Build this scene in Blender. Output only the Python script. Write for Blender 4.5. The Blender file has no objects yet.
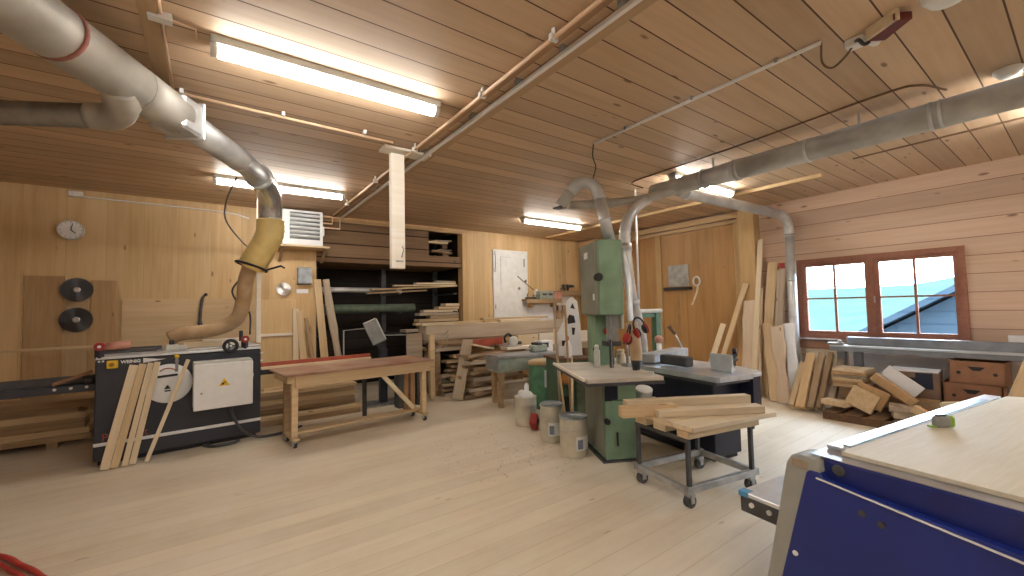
import bpy, bmesh, math, random
from mathutils import Vector as V, Matrix as M, Euler, noise
R = math.radians
C = bpy.context.scene.collection
rnd = random.Random(7)

# ------------------------------------------------------------------ materials
MATS = {}
class NT:
    def __init__(s, name):
        s.m = bpy.data.materials.new(name); s.m.use_nodes = True
        s.t = s.m.node_tree; s.t.nodes.clear()
        s.out = s.n('ShaderNodeOutputMaterial')
    def n(s, typ, **kw):
        nd = s.t.nodes.new(typ)
        for k, v in kw.items():
            if k.startswith('i_'):
                nd.inputs[int(k[2:])].default_value = v
            else: setattr(nd, k, v)
        return nd
    def l(s, a, b): s.t.links.new(a, b)
    def math(s, op, a, b=None, c=None):
        nd = s.n('ShaderNodeMath', operation=op)
        for i, x in enumerate((a, b, c)):
            if x is None: continue
            if isinstance(x, (int, float)): nd.inputs[i].default_value = x
            else: s.l(x, nd.inputs[i])
        return nd.outputs[0]
    def vm(s, op, a, b):
        nd = s.n('ShaderNodeVectorMath', operation=op)
        for i, x in enumerate((a, b)):
            if isinstance(x, tuple): nd.inputs[i].default_value = x
            else: s.l(x, nd.inputs[i])
        return nd.outputs[0]
    def comb(s, *a):
        nd = s.n('ShaderNodeCombineXYZ')
        for i, x in enumerate(a):
            if isinstance(x, (int, float)): nd.inputs[i].default_value = x
            else: s.l(x, nd.inputs[i])
        return nd.outputs[0]
    def mix(s, f, a, b, mode='MIX'):
        nd = s.n('ShaderNodeMix', data_type='RGBA', blend_type=mode)
        for i, x in ((0, f), (6, a), (7, b)):
            if isinstance(x, (int, float)): nd.inputs[i].default_value = x
            elif isinstance(x, tuple): nd.inputs[i].default_value = (*x[:3], 1)
            else: s.l(x, nd.inputs[i])
        return nd.outputs[2]
    def ramp(s, f, *st):
        nd = s.n('ShaderNodeValToRGB'); s.l(f, nd.inputs[0]); e = nd.color_ramp.elements
        for i, (p, c) in enumerate(st):
            if i > 1: e.new(p)
            e[i].position = p; c = c if isinstance(c, tuple) else (c, c, c); e[i].color = (*c, 1)
        return nd.outputs[0]
    def bsdf(s, col, rough=.5, metal=0, bump=None, bs=.1, spec=.5):
        b = s.n('ShaderNodeBsdfPrincipled')
        for k, x in (('Base Color', col), ('Roughness', rough), ('Metallic', metal), ('Specular IOR Level', spec)):
            if isinstance(x, tuple): b.inputs[k].default_value = (*x[:3], 1)
            elif isinstance(x, (int, float)): b.inputs[k].default_value = x
            else: s.l(x, b.inputs[k])
        if bump is not None:
            bp = s.n('ShaderNodeBump'); bp.inputs['Strength'].default_value = bs; bp.inputs['Distance'].default_value = .01
            s.l(bump, bp.inputs['Height']); s.l(bp.outputs[0], b.inputs['Normal'])
        s.l(b.outputs[0], s.out.inputs[0]); return b

def wood(name, c1, c2, knot=(.12, .06, .03), axis=0, boards=None, groove=None, gw=.012, rough=.65, var=.22,
         knots=.1, fine=1.0, dust=None, across=1, grainmix=1.0):
    if name in MATS: return MATS[name]
    T = NT(name)
    tc = T.n('ShaderNodeTexCoord').outputs['Object']
    rn = T.n('ShaderNodeObjectInfo').outputs['Random']
    sep = T.n('ShaderNodeSeparateXYZ'); T.l(tc, sep.inputs[0]); co = [sep.outputs[i] for i in range(3)]
    third = 3 - axis - across
    al, ac, th = co[axis], co[across], co[third]
    bv = None; gm = None
    if boards:
        q = T.math('DIVIDE', ac, boards); fl = T.math('FLOOR', q)
        wn = T.n('ShaderNodeTexWhiteNoise', noise_dimensions='1D'); T.l(fl, wn.inputs['W']); bv = wn.outputs['Value']
        fr = T.math('FRACT', q)
        d = T.math('MINIMUM', fr, T.math('SUBTRACT', 1.0, fr))
        gm = T.math('LESS_THAN', d, gw / boards)
        al = T.math('ADD', al, T.math('MULTIPLY', bv, 23.0))
    off = T.math('MULTIPLY', rn, 61.0)
    base = T.comb(T.math('ADD', al, off), ac, th)
    g1 = T.n('ShaderNodeTexNoise'); g1.inputs['Scale'].default_value = 1; g1.inputs['Detail'].default_value = 5; g1.inputs['Roughness'].default_value = .6
    T.l(T.vm('MULTIPLY', base, (1.6 * fine, 26 * fine, 26 * fine)), g1.inputs['Vector'])
    g2 = T.n('ShaderNodeTexNoise'); g2.inputs['Scale'].default_value = 1; g2.inputs['Detail'].default_value = 2
    T.l(T.vm('MULTIPLY', base, (.7, 4, 4)), g2.inputs['Vector'])
    f = T.math('ADD', T.math('MULTIPLY', g1.outputs[0], .55 * grainmix), T.math('MULTIPLY', g2.outputs[0], 1 - .55 * grainmix))
    col = T.ramp(f, (.32, c2), (.62, c1))
    if knots:
        vo = T.n('ShaderNodeTexVoronoi', feature='F1'); vo.inputs['Scale'].default_value = 1; vo.inputs['Randomness'].default_value = 1
        T.l(T.vm('MULTIPLY', base, (1.9, 5.5, 5.5)), vo.inputs['Vector'])
        k = T.ramp(vo.outputs['Distance'], (knots * .55, 1.0), (knots, 0.0))
        col = T.mix(T.math('MULTIPLY', k, .75), col, knot)
    if bv is not None:
        col = T.mix(1.0, col, T.ramp(bv, (0, 1 - var), (1, 1.0 + var * .35)), 'MULTIPLY')
    col = T.mix(1.0, col, T.ramp(rn, (0, 1 - var * .7), (1, 1.0)), 'MULTIPLY') if not boards else col
    if dust:
        n3 = T.n('ShaderNodeTexNoise'); n3.inputs['Scale'].default_value = .55; n3.inputs['Detail'].default_value = 6; n3.inputs['Roughness'].default_value = .65
        T.l(tc, n3.inputs['Vector'])
        col = T.mix(T.ramp(n3.outputs[0], (.35, .15), (.68, .9)), col, dust)
    h = f
    if gm is not None and groove:
        col = T.mix(gm, col, groove); h = T.math('SUBTRACT', f, T.math('MULTIPLY', gm, 1.5))
    T.bsdf(col, rough, 0, h, .25, .3)
    MATS[name] = T.m; return T.m

def paint(name, c, rough=.5, metal=0, n=.15, scale=9, c2=None, bump=.05):
    if name in MATS: return MATS[name]
    T = NT(name); tc = T.n('ShaderNodeTexCoord').outputs['Object']
    nz = T.n('ShaderNodeTexNoise'); nz.inputs['Scale'].default_value = scale; nz.inputs['Detail'].default_value = 5
    T.l(tc, nz.inputs['Vector'])
    c2 = c2 or tuple(x * (1 - n * 2) for x in c)
    col = T.ramp(nz.outputs[0], (.35, c2), (.62, c))
    T.bsdf(col, rough, metal, nz.outputs[0], bump)
    MATS[name] = T.m; return T.m

def emit(name, c, s):
    T = NT(name); e = T.n('ShaderNodeEmission'); e.inputs[0].default_value = (*c, 1); e.inputs[1].default_value = s
    T.l(e.outputs[0], T.out.inputs[0]); MATS[name] = T.m; return T.m

def hose_mat(name, c, c2, metal=0, rough=.45):
    if name in MATS: return MATS[name]
    return paint(name, c, rough, metal, c2=c2, scale=5)

PINE = wood('pine', (.72, .55, .34), (.55, .38, .2))
PINEL = wood('pine_pale', (.82, .70, .50), (.68, .53, .34), knots=.08)
PINEW = wood('pine_white', (.9, .85, .76), (.8, .72, .6), knots=0)
AGED = wood('aged_wood', (.48, .34, .2), (.3, .19, .1))
GREYW = wood('grey_wood', (.52, .43, .33), (.36, .28, .2))
BARK = wood('live_edge_wood', (.5, .36, .22), (.2, .12, .07), knots=.16)
DARKW = wood('dark_wood', (.22, .13, .07), (.12, .065, .035))
ORANGE = wood('orange_wood', (.62, .36, .15), (.46, .24, .09))
STEEL = paint('steel', (.55, .56, .57), .35, .7)
GALV = paint('galvanised', (.62, .63, .63), .45, .5, c2=(.45, .455, .46), scale=4)
GALVD = paint('dusty_galvanised', (.5, .485, .44), .6, .3, c2=(.36, .34, .3), scale=4)
IRON = paint('dark_iron', (.1, .1, .105), .45, .4)
CAST = paint('cast_table', (.5, .51, .54), .3, .6, c2=(.36, .37, .4), scale=6)
BLACK = paint('black_plastic', (.02, .02, .022), .45)
SLATE = paint('slate_paint', (.034, .039, .055), .45, n=.1, scale=3)
WHITE = paint('white_paint', (.78, .78, .76), .5, n=.05)
GREYP = paint('light_grey_paint', (.62, .63, .6), .45, n=.05)
MIDG = paint('mid_grey_paint', (.3, .31, .3), .5, n=.1)
GREEN = paint('machine_green', (.25, .40, .27), .5, n=.12, scale=4)
DGREEN = paint('dark_green', (.08, .16, .1), .5, n=.15)
GGREEN = paint('grey_green', (.33, .37, .31), .5, n=.12)
BSGREY = paint('green_grey_door', (.27, .285, .23), .55, n=.12, scale=3)
NAVY = paint('navy_paint', (.012, .014, .035), .4, n=.1)
BLUE = paint('royal_blue', (.012, .03, .25), .38, n=.1, scale=3)
BLUED = paint('royal_blue_lip', (.010, .022, .18), .4, n=.1)
RED = paint('red', (.4, .03, .022), .45, n=.1)
REDR = paint('orange_red', (.42, .09, .05), .5, n=.1)
PINK = paint('pink_roll', (.62, .3, .22), .6)
YEL = paint('yellow', (.8, .52, .03), .45, n=.05)
YHOSE = paint('yellow_hose', (.72, .55, .22), .45, c2=(.58, .42, .15), scale=4)
THOSE = paint('tan_hose', (.55, .4, .24), .5, c2=(.42, .28, .15), scale=5)
WHOSE = paint('silver_hose', (.66, .67, .66), .4, .4, c2=(.48, .48, .47), scale=5)
CARD = paint('cardboard', (.33, .165, .09), .8, n=.08)
TIN = paint('tin', (.68, .66, .56), .4, .35, n=.1, scale=6)
LID = paint('tin_lid', (.38, .45, .5), .3, .6)
GLAZEW = paint('label_white', (.85, .86, .87), .5, n=.03)
BROWNF = wood('window_wood', (.36, .165, .11), (.27, .11, .07), knots=0)
TOPRED = paint('worn_red_top', (.30, .13, .085), .5, c2=(.42, .29, .2), scale=2.2)
CREAM = paint('melamine_cream', (.66, .6, .46), .4, c2=(.58, .52, .38), scale=25)
ALU = paint('aluminium', (.75, .79, .83), .3, .5, n=.06)
COPPER = paint('peach_pipe', (.75, .52, .33), .5, n=.05)
SKYW = paint('bright_white_board', (.86, .88, .9), .5, n=.03)
LIME = paint('lime', (.35, .6, .06), .5)
BENCHG = paint('bench_grey_blue', (.27, .29, .32), .45, .2, n=.1)

# ------------------------------------------------------------------ mesh tools
class MB:
    def __init__(s): s.b = bmesh.new()
    def _bev(s, vs, bev, seg=1):
        if bev:
            es = list({e for v in vs for e in v.link_edges})
            bmesh.ops.bevel(s.b, geom=es, offset=bev, segments=seg, affect='EDGES', profile=.5)
    def box(s, c, d, rot=None, bev=0):
        r = bmesh.ops.create_cube(s.b, size=1); vs = r['verts']
        for v in vs: v.co = V((v.co.x * d[0], v.co.y * d[1], v.co.z * d[2]))
        m = M.Translation(c)
        if rot is not None: m = m @ (rot.to_4x4() if isinstance(rot, M) else Euler(rot).to_matrix().to_4x4())
        bmesh.ops.transform(s.b, matrix=m, verts=vs); s._bev(vs, bev); return s
    def span(s, a, b, bev=0):
        c = [(a[i] + b[i]) / 2 for i in range(3)]; d = [abs(b[i] - a[i]) for i in range(3)]
        return s.box(c, d, None, bev)
    def bar(s, p0, p1, w, t, up=(0, 0, 1), bev=0):
        p0, p1 = V(p0), V(p1); return s.box((p0 + p1) / 2, ((p1 - p0).length, w, t), frame(p0, p1, up), bev)
    def cyl(s, p0, p1, r, r1=None, n=18, cap=True):
        return s.tube([p0, p1], [r, r if r1 is None else r1], n, cap)
    def tube(s, pts, rad, n=14, cap=True, closed=False):
        pts = [V(p) for p in pts]; k = len(pts)
        if not isinstance(rad, (list, tuple)): rad = [rad] * k
        rings = []; prev = None
        for i, p in enumerate(pts):
            a = pts[(i - 1) % k] if closed or i else p; b = pts[(i + 1) % k] if closed or i < k - 1 else p
            d = (b - a).normalized()
            if prev is None:
                x = d.orthogonal().normalized()
            else:
                x = (prev - d * prev.dot(d)).normalized()
            prev = x; y = d.cross(x)
            rings.append([s.b.verts.new(p + (x * math.cos(2 * math.pi * j / n) + y * math.sin(2 * math.pi * j / n)) * rad[i]) for j in range(n)])
        m = k if closed else k - 1
        for i in range(m):
            A, B = rings[i], rings[(i + 1) % k]
            for j in range(n):
                f = s.b.faces.new((A[j], A[(j + 1) % n], B[(j + 1) % n], B[j])); f.smooth = n > 6
        if cap and not closed:
            s.b.faces.new(rings[0][::-1]); s.b.faces.new(rings[-1])
        return s
    def lathe(s, prof, c=(0, 0, 0), n=28, axis=None):
        c = V(c); rot = V((0, 0, 1)).rotation_difference(V(axis)).to_matrix() if axis else M.Identity(3)
        rings = [[s.b.verts.new(c + rot @ V((r * math.cos(2 * math.pi * j / n), r * math.sin(2 * math.pi * j / n), z))) for j in range(n)] for r, z in prof]
        for A, B in zip(rings, rings[1:]):
            for j in range(n):
                f = s.b.faces.new((A[j], A[(j + 1) % n], B[(j + 1) % n], B[j])); f.smooth = True
        s.b.faces.new(rings[0][::-1]); s.b.faces.new(rings[-1]); return s
    def prism(s, poly, h, m=None, bev=0):
        """poly in local XY, extruded 0..h in local Z, then matrix m"""
        a = [s.b.verts.new((x, y, 0)) for x, y in poly]; b = [s.b.verts.new((x, y, h)) for x, y in poly]; k = len(poly)
        s.b.faces.new(a[::-1]); s.b.faces.new(b)
        for i in range(k): s.b.faces.new((a[i], a[(i + 1) % k], b[(i + 1) % k], b[i]))
        if m is not None: bmesh.ops.transform(s.b, matrix=m, verts=a + b)
        s._bev(a + b, bev); return s
    def ball(s, c, r, sc=(1, 1, 1), n=14):
        q = bmesh.ops.create_uvsphere(s.b, u_segments=n, v_segments=n // 2 + 2, radius=r)
        for v in q['verts']:
            v.co = V((v.co.x * sc[0], v.co.y * sc[1], v.co.z * sc[2])) + V(c)
            for f in v.link_faces: f.smooth = True
        return s
    def board(s, L, w, t, wane=0, seed=0, k=10):
        """board along X centred; wane: irregular natural edge"""
        rr = random.Random(seed); n = k if wane else 1; rings = []
        for i in range(n + 1):
            x = -L / 2 + L * i / n; a = b = 0
            if wane:
                a = wane * noise.noise(V((x * 3 + seed, 1.3, seed))); b = wane * noise.noise(V((x * 3 + seed, 7.7, seed)))
            y0 = -w / 2 + a; y1 = w / 2 + b; u = wane * .5
            rings.append([s.b.verts.new(q) for q in ((x, y0, -t / 2), (x, y1, -t / 2), (x, y1 - u, t / 2), (x, y0 + u, t / 2))])
        for A, B in zip(rings, rings[1:]):
            for j in range(4): s.b.faces.new((A[j], A[(j + 1) % 4], B[(j + 1) % 4], B[j]))
        s.b.faces.new(rings[0][::-1]); s.b.faces.new(rings[-1])
        if not wane: s._bev(list(s.b.verts), .003)
        return s
    def build(s, name, mat, parent=None, loc=None, rot=None, mw=None):
        bmesh.ops.recalc_face_normals(s.b, faces=s.b.faces)
        me = bpy.data.meshes.new(name); s.b.to_mesh(me); s.b.free()
        for m in (mat if isinstance(mat, (list, tuple)) else [mat]): me.materials.append(m)
        o = bpy.data.objects.new(name, me); C.objects.link(o)
        if parent: o.parent = parent
        if loc: o.location = loc
        if rot: o.rotation_euler = rot
        if mw is not None: o.matrix_world = mw
        return o

def frame(p0, p1, up=(0, 0, 1)):
    x = (V(p1) - V(p0)).normalized(); z = V(up); z = (z - x * z.dot(x))
    z = z.normalized() if z.length > 1e-5 else x.orthogonal().normalized()
    y = z.cross(x); m = M((x, y, z)).transposed(); return m
def place(p0, p1, up=(0, 0, 1)):
    return M.Translation((V(p0) + V(p1)) / 2) @ frame(p0, p1, up).to_4x4()
def curve(pts, n=6):
    """Catmull-Rom through the points"""
    P = [V(p) for p in pts]; P = [P[0] * 2 - P[1]] + P + [P[-1] * 2 - P[-2]]; out = []
    for i in range(1, len(P) - 2):
        a, b, c, d = P[i - 1:i + 3]
        for k in range(n):
            t = k / n
            out.append(.5 * ((2 * b) + (c - a) * t + (2 * a - 5 * b + 4 * c - d) * t * t + (3 * b - a - 3 * c + d) * t ** 3))
    out.append(P[-2]); return out
def ribbed(pts, r, pitch=.03, amp=.06):
    c = curve(pts, 12); L = sum((b - a).length for a, b in zip(c, c[1:])); n = max(4, int(L / pitch * 2)); out = []; rad = []
    acc = [0]
    for a, b in zip(c, c[1:]): acc.append(acc[-1] + (b - a).length)
    for i in range(n + 1):
        d = L * i / n; j = max(k for k in range(len(acc)) if acc[k] <= d + 1e-9); j = min(j, len(c) - 2)
        t = (d - acc[j]) / max(1e-9, acc[j + 1] - acc[j]); out.append(c[j].lerp(c[j + 1], t)); rad.append(r * (1 + (amp if i % 2 else -amp)))
    return out, rad

# ------------------------------------------------------------------ scene objects
def tag(o, label, cat, group=None):
    o['label'] = label; o['category'] = cat
    if group: o['group'] = group
    return o
def thing(name, label, cat, loc=(0, 0, 0), rz=0, group=None, rot=None):
    o = bpy.data.objects.new(name, None); C.objects.link(o); o.empty_display_size = .1
    o.location = loc; o.rotation_euler = rot or (0, 0, rz); return tag(o, label, cat, group)
def struct(o): o['kind'] = 'structure'; return o
def copy_tree(o, parent=None):
    c = o.copy(); C.objects.link(c)
    if parent: c.parent = parent
    for ch in list(o.children): copy_tree(ch, c)
    return c
def plank(name, label, cat, p0, p1, w, t, m, group=None, up=(0, 0, 1), wane=0, seed=None):
    seed = rnd.random() * 50 if seed is None else seed
    L = (V(p1) - V(p0)).length
    o = MB().board(L, w, t, wane, seed).build(name, m, mw=place(p0, p1, up)); return tag(o, label, cat, group)
def text(name, s, size, mat, parent, mw, ext=.001, align='LEFT', bold=0):
    cu = bpy.data.curves.new(name, 'FONT'); cu.body = s; cu.size = size; cu.extrude = ext; cu.align_x = align; cu.offset = bold
    t = bpy.data.objects.new(name, cu); C.objects.link(t)
    dg = bpy.context.evaluated_depsgraph_get(); me = bpy.data.meshes.new_from_object(t.evaluated_get(dg))
    bpy.data.objects.remove(t); me.name = name; me.materials.clear(); me.materials.append(mat)
    o = bpy.data.objects.new(name, me); C.objects.link(o); o.parent = parent
    o.matrix_local = mw; return o
ORD = ['lowest', 'second', 'third', 'fourth', 'fifth', 'sixth', 'seventh', 'eighth', 'ninth', 'tenth', 'eleventh', 'twelfth', 'thirteenth', 'fourteenth', 'fifteenth', 'sixteenth']

# ------------------------------------------------------------------ the room
XW, YB, H = 8.1, 8.1, 3.35
XL, YF = -5.0, -4.2
FLOORM = wood('floor_boards', (.74, .63, .47), (.62, .49, .33), knots=.085, boards=.19, groove=(.5, .38, .26), gw=.0016, rough=.55, var=.12, dust=(.80, .73, .61), fine=.8, knot=(.3, .2, .12))
CEILM = wood('ceiling_boards', (.62, .455, .31), (.52, .36, .225), knots=.115, boards=.226, groove=(.09, .045, .025), gw=.005, rough=.55, var=.2, fine=.7, knot=(.14, .08, .05))
BACKM = wood('back_wall_panels', (.70, .50, .265), (.56, .36, .165), axis=2, across=0, knots=.1, boards=.4, groove=(.45, .29, .14), gw=.002, var=.16, fine=.7, rough=.5, knot=(.2, .085, .03))
RIGHTM = wood('window_wall_planks', (.66, .48, .36), (.55, .38, .27), axis=1, across=2, knots=.12, boards=.24, groove=(.2, .11, .07), gw=.004, var=.2, fine=.7, knot=(.16, .08, .05))
OUTERM = wood('rear_wall_planks', (.58, .42, .25), (.46, .31, .17), axis=2, across=0, knots=.08, boards=.3, groove=(.3, .2, .1), gw=.004)
DOORM = wood('ochre_plywood', (.47, .27, .11), (.35, .185, .065), axis=2, across=1, knots=.05, boards=.62, groove=(.3, .15, .05), gw=.002, var=.12, fine=.6, rough=.45)
TRIMM = wood('trim_wood', (.62, .44, .24), (.5, .33, .16), axis=1, across=2, knots=0)
TRIMX = wood('trim_wood_x', (.62, .44, .24), (.5, .33, .16), axis=0, across=2, knots=0)
TRIMZ = wood('trim_wood_upright', (.60, .41, .2), (.48, .31, .14), axis=2, across=1, knots=.04)
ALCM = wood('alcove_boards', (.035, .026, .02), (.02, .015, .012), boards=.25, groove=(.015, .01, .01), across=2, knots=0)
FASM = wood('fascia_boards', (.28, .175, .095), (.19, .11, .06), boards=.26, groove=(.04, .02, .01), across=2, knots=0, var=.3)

struct(MB().span((XL - .2, YF - .2, -.12), (XW, YB + 1.7, 0)).build('floor', FLOORM))
struct(MB().span((XL - .2, YF - .2, H), (XW + .2, YB + 1.7, H + .12)).build('ceiling', CEILM))
b = MB(); b.span((XL - .2, YB, 0), (1.53, YB + .2, H)); b.span((4.63, YB, 0), (XW, YB + .2, H)); b.span((1.53, YB, 3.27), (4.63, YB + .2, H))
struct(b.build('wall_back', BACKM))
b = MB(); W1 = (1.0, 2.9, 1.03, 2.27); W2 = (-2.9, -1.0, 1.03, 2.27)
b.span((XW, YF - .2, 0), (XW + .2, YB + 1.7, 1.03)); b.span((XW, YF - .2, 2.27), (XW + .2, YB + 1.7, H))
for a, c in ((YF - .2, W2[0]), (W2[1], W1[0]), (W1[1], YB + 1.7)): b.span((XW, a, 1.03), (XW + .2, c, 2.27))
struct(b.build('wall_right', RIGHTM))
struct(MB().span((XL - .2, YF, 0), (XL, YB, H)).build('wall_left', RIGHTM))
struct(MB().span((XL, YF - .2, 0), (XW, YF, H)).build('wall_front', OUTERM))
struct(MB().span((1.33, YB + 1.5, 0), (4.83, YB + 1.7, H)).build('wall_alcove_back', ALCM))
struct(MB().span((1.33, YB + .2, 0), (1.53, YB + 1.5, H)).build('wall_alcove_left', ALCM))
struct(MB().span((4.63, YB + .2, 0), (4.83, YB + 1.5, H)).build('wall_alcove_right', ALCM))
# alcove trims and the boarded fascia above the rack
struct(MB().span((4.5, YB - .012, 0), (4.63, YB + .2, 3.27)).build('trim_1', TRIMZ))
struct(MB().span((1.53, YB - .02, 3.25), (4.63, YB, 3.31)).build('trim_2', TRIMX))
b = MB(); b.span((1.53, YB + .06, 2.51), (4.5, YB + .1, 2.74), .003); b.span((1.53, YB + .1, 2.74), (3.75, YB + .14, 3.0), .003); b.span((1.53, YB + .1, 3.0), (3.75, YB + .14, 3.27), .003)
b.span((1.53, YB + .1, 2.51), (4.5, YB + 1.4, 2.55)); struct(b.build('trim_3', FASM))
# ceiling strips
struct(MB().span((1.77, YF, H - .03), (1.83, YB, H)).build('trim_4', wood('brown_strip', (.40, .25, .14), (.3, .18, .1), axis=1, across=0, knots=0)))
struct(MB().span((1.93, YF, H - .012), (2.06, YB, H)).build('trim_5', wood('ceiling_strip', (.56, .4, .26), (.5, .34, .2), axis=1, across=0, knots=.05)))
struct(MB().span((-.35, YF, H - .03), (-.26, 4.2, H)).build('trim_6', wood('ceiling_batten', (.52, .36, .2), (.42, .27, .14), axis=1, across=0, knots=0)))
struct(MB().span((6.39, YF, H - .012), (6.42, 1.65, H)).build('trim_7', DARKW))
struct(MB().span((6.75, 2.1, H - .05), (6.83, 7.9, H)).build('trim_8', TRIMM))
# sliding plywood door and its frame
d = struct(MB().span((XW - .05, 3.95, 0), (XW - .005, 5.52, 3.1)).build('door_1', DOORM))
d2 = struct(MB().span((XW - .05, 5.66, 0), (XW - .005, 8.05, 3.1)).build('door_2', DOORM))
struct(MB().span((XW - .08, 5.53, 0), (XW, 5.65, 3.12), .004).build('trim_9', TRIMZ))
b = MB(); b.span((XW - .1, 3.77, 3.2), (XW, 8.05, 3.3), .004); struct(b.build('trim_10', TRIMM))
b = MB(); b.span((XW - .07, 3.86, 3.11), (XW, 8.05, 3.17), .004); struct(b.build('trim_11', TRIMM))
struct(MB().span((XW - .07, 3.87, 0), (XW, 3.94, 3.11), .004).build('trim_12', TRIMZ))
struct(MB().span((XW - .11, 3.79, 0), (XW, 3.86, 3.2), .004).build('trim_13', TRIMZ))
struct(MB().span((XW - .22, 3.5, 0), (XW, 3.775, H), .004).build('trim_14', TRIMZ))
struct(MB().span((XW - .03, 2.4, .83), (XW, 2.98, .96), .003).build('trim_15', wood('brown_rail', (.42, .22, .13), (.32, .15, .09), axis=1, across=2, knots=0)))
struct(MB().span((XW - .03, 2.93, .1), (XW, 2.97, 2.3), .003).build('trim_16', WHITE))

# windows
GL = NT('window_glass'); tr = GL.n('ShaderNodeBsdfTransparent'); gs = GL.n('ShaderNodeBsdfGlossy'); gs.inputs['Roughness'].default_value = .02
lw = GL.n('ShaderNodeFresnel'); lw.inputs['IOR'].default_value = 1.3; mx = GL.n('ShaderNodeMixShader')
GL.l(lw.outputs[0], mx.inputs[0]); GL.l(tr.outputs[0], mx.inputs[1]); GL.l(gs.outputs[0], mx.inputs[2]); GL.l(mx.outputs[0], GL.out.inputs[0]); GLASS = GL.m
def window(name, W):
    y0, y1, z0, z1 = W; ym = (y0 + y1) / 2; x = XW
    b = MB()
    b.span((x - .03, y0 - .03, z0 - .03), (x + .12, y1 + .03, z0 + .035)); b.span((x - .03, y0 - .03, z1 - .045), (x + .12, y1 + .03, z1 + .03))
    b.span((x - .03, y0 - .03, z0 + .035), (x + .12, y0 + .035, z1 - .045)); b.span((x - .03, y1 - .035, z0 + .035), (x + .12, y1 + .03, z1 - .045)); b.span((x - .02, ym - .03, z0 + .035), (x + .12, ym + .03, z1 - .045))
    w = struct(b.build(name, BROWNF))
    for a, c in ((y0 + .035, ym - .03), (ym + .03, y1 - .035)):
        p, q = z0 + .035, z1 - .045; t = .055; b = MB()
        b.span((x + .0, a, p), (x + .06, c, p + t)); b.span((x + .0, a, q - t), (x + .06, c, q)); b.span((x + .0, a, p + t), (x + .06, a + t, q - t)); b.span((x + .0, c - t, p + t), (x + .06, c, q - t))
        s = b.build('window_sash', BROWNF, w)
        m = (p + q) / 2; n = (a + c) / 2
        MB().span((x + .015, a + t, m - .012), (x + .05, c - t, m + .012)).span((x + .014, n - .014, p + t), (x + .051, n + .014, q - t)).build('muntin', BROWNF, w)
        MB().span((x + .03, a + t, p + t), (x + .034, c - t, q - t)).build('pane', GLASS, w)
    MB().bar((x - .035, ym - .028, 1.66), (x - .035, ym - .028, 1.56), .016, .02, (1, 0, 0), .003).build('window_handle', STEEL, w)
    return w
window('window_1', W1); window('window_2_added', W2)  # second window is unseen, added to bring more daylight onto the floor
struct(MB().span((XW - .09, 2.4, .985), (XW - .035, 2.93, 1.0)).build('window_sill', SKYW))

# outside: meadow slope, a neighbouring roof
g = MB(); n = 30
def land(x, y): t_ = max(0, (x - 16) / 30); return -1.3 + (3.1 + max(0, 12 - y) * .16) * min(1.6, t_) ** .8 + .25 * noise.noise(V((x * .12, y * .12, 2)))
gv = [[g.b.verts.new((XW + .6 + i * 2.0, -30 + j * 3.0, land(XW + .6 + i * 2.0, -30 + j * 3.0))) for j in range(34)] for i in range(n)]
for i in range(n - 1):
    for j in range(33): g.b.faces.new((gv[i][j], gv[i + 1][j], gv[i + 1][j + 1], gv[i][j + 1])).smooth = True
struct(g.build('meadow_outside', paint('meadow', (.026, .040, .034), .9, c2=(.021, .034, .029), scale=.8)))
t = thing('neighbouring_house', 'blue-grey roofed house outside the lower window panes', 'house', (14, 0, -1.4))
ROOFM = wood('roof_slates', (.022, .032, .042), (.019, .028, .037), axis=1, across=2, boards=.3, groove=(.014, .021, .029), gw=.02, knots=0)
for m_ in (MATS['meadow'], ROOFM):
    for n_ in m_.node_tree.nodes:
        if n_.type == 'BSDF_PRINCIPLED': n_.inputs['Specular IOR Level'].default_value = 0
mz = M(((0, 0, 1, 0), (1, 0, 0, 0), (0, 1, 0, 0), (0, 0, 0, 1)))
MB().prism([(-6.2, .2), (5.2, .2), (5.2, 1.0), (-.5, 4.55), (-6.2, 1.0)], 7.5, mz).build('house_wall', ROOFM, t)
mr = M(((0, 0, 1, -.4), (1, 0, 0, 0), (0, 1, 0, 0), (0, 0, 0, 1)))
MB().prism([(5.5, .9), (5.5, 1.05), (-.5, 4.75), (-6.5, 1.05), (-6.5, .9), (-.5, 4.6)], 8.2, mr).build('roof', ROOFM, t)

# ------------------------------------------------------------------ lamps
TUBE = emit('lamp_tube', (1.0, .955, .88), 26)
def lamp(x, y, label, group='ceiling lamps'):
    o = thing('fluorescent_lamp', label, 'ceiling lamp', (x, y, H), 0, group)
    MB().prism([(-.075, 0), (.075, 0), (.06, -.045), (-.06, -.045)], 1.58, M(((0, 0, 1, -.79), (1, 0, 0, 0), (0, 1, 0, 0), (0, 0, 0, 1))), .004).build('lamp_housing', GREYP, o)
    MB().tube([(-.75, 0, -.068), (.75, 0, -.068)], .042, 14).build('lamp_diffuser', TUBE, o)
    
    for sx in (-1, 1): MB().tube([(sx * .79, 0, -.062), (sx * .75, 0, -.062)], .05).build('end_cap', WHITE, o)
    return o
lamp(.77, 3.2, 'long fluorescent lamp on the ceiling in front of the hanging post')
lamp(.80, 6.4, 'fluorescent lamp partly hidden by the bent extraction duct')
lamp(5.68, 6.4, 'fluorescent lamp on the ceiling before the white hatch')
lamp(5.75, 3.2, 'fluorescent lamp just above the long grey suction duct')
lamp(5.75, .15, 'fluorescent lamp on the ceiling toward the window end of the duct')
for x, y in ((.77, -.6), (.77, -3.0), (5.75, -2.9), (-3.3, -1.6)):
    lamp(x, y, 'fluorescent lamp on the ceiling behind the viewer, out of sight', 'ceiling lamps outside the view')

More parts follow.
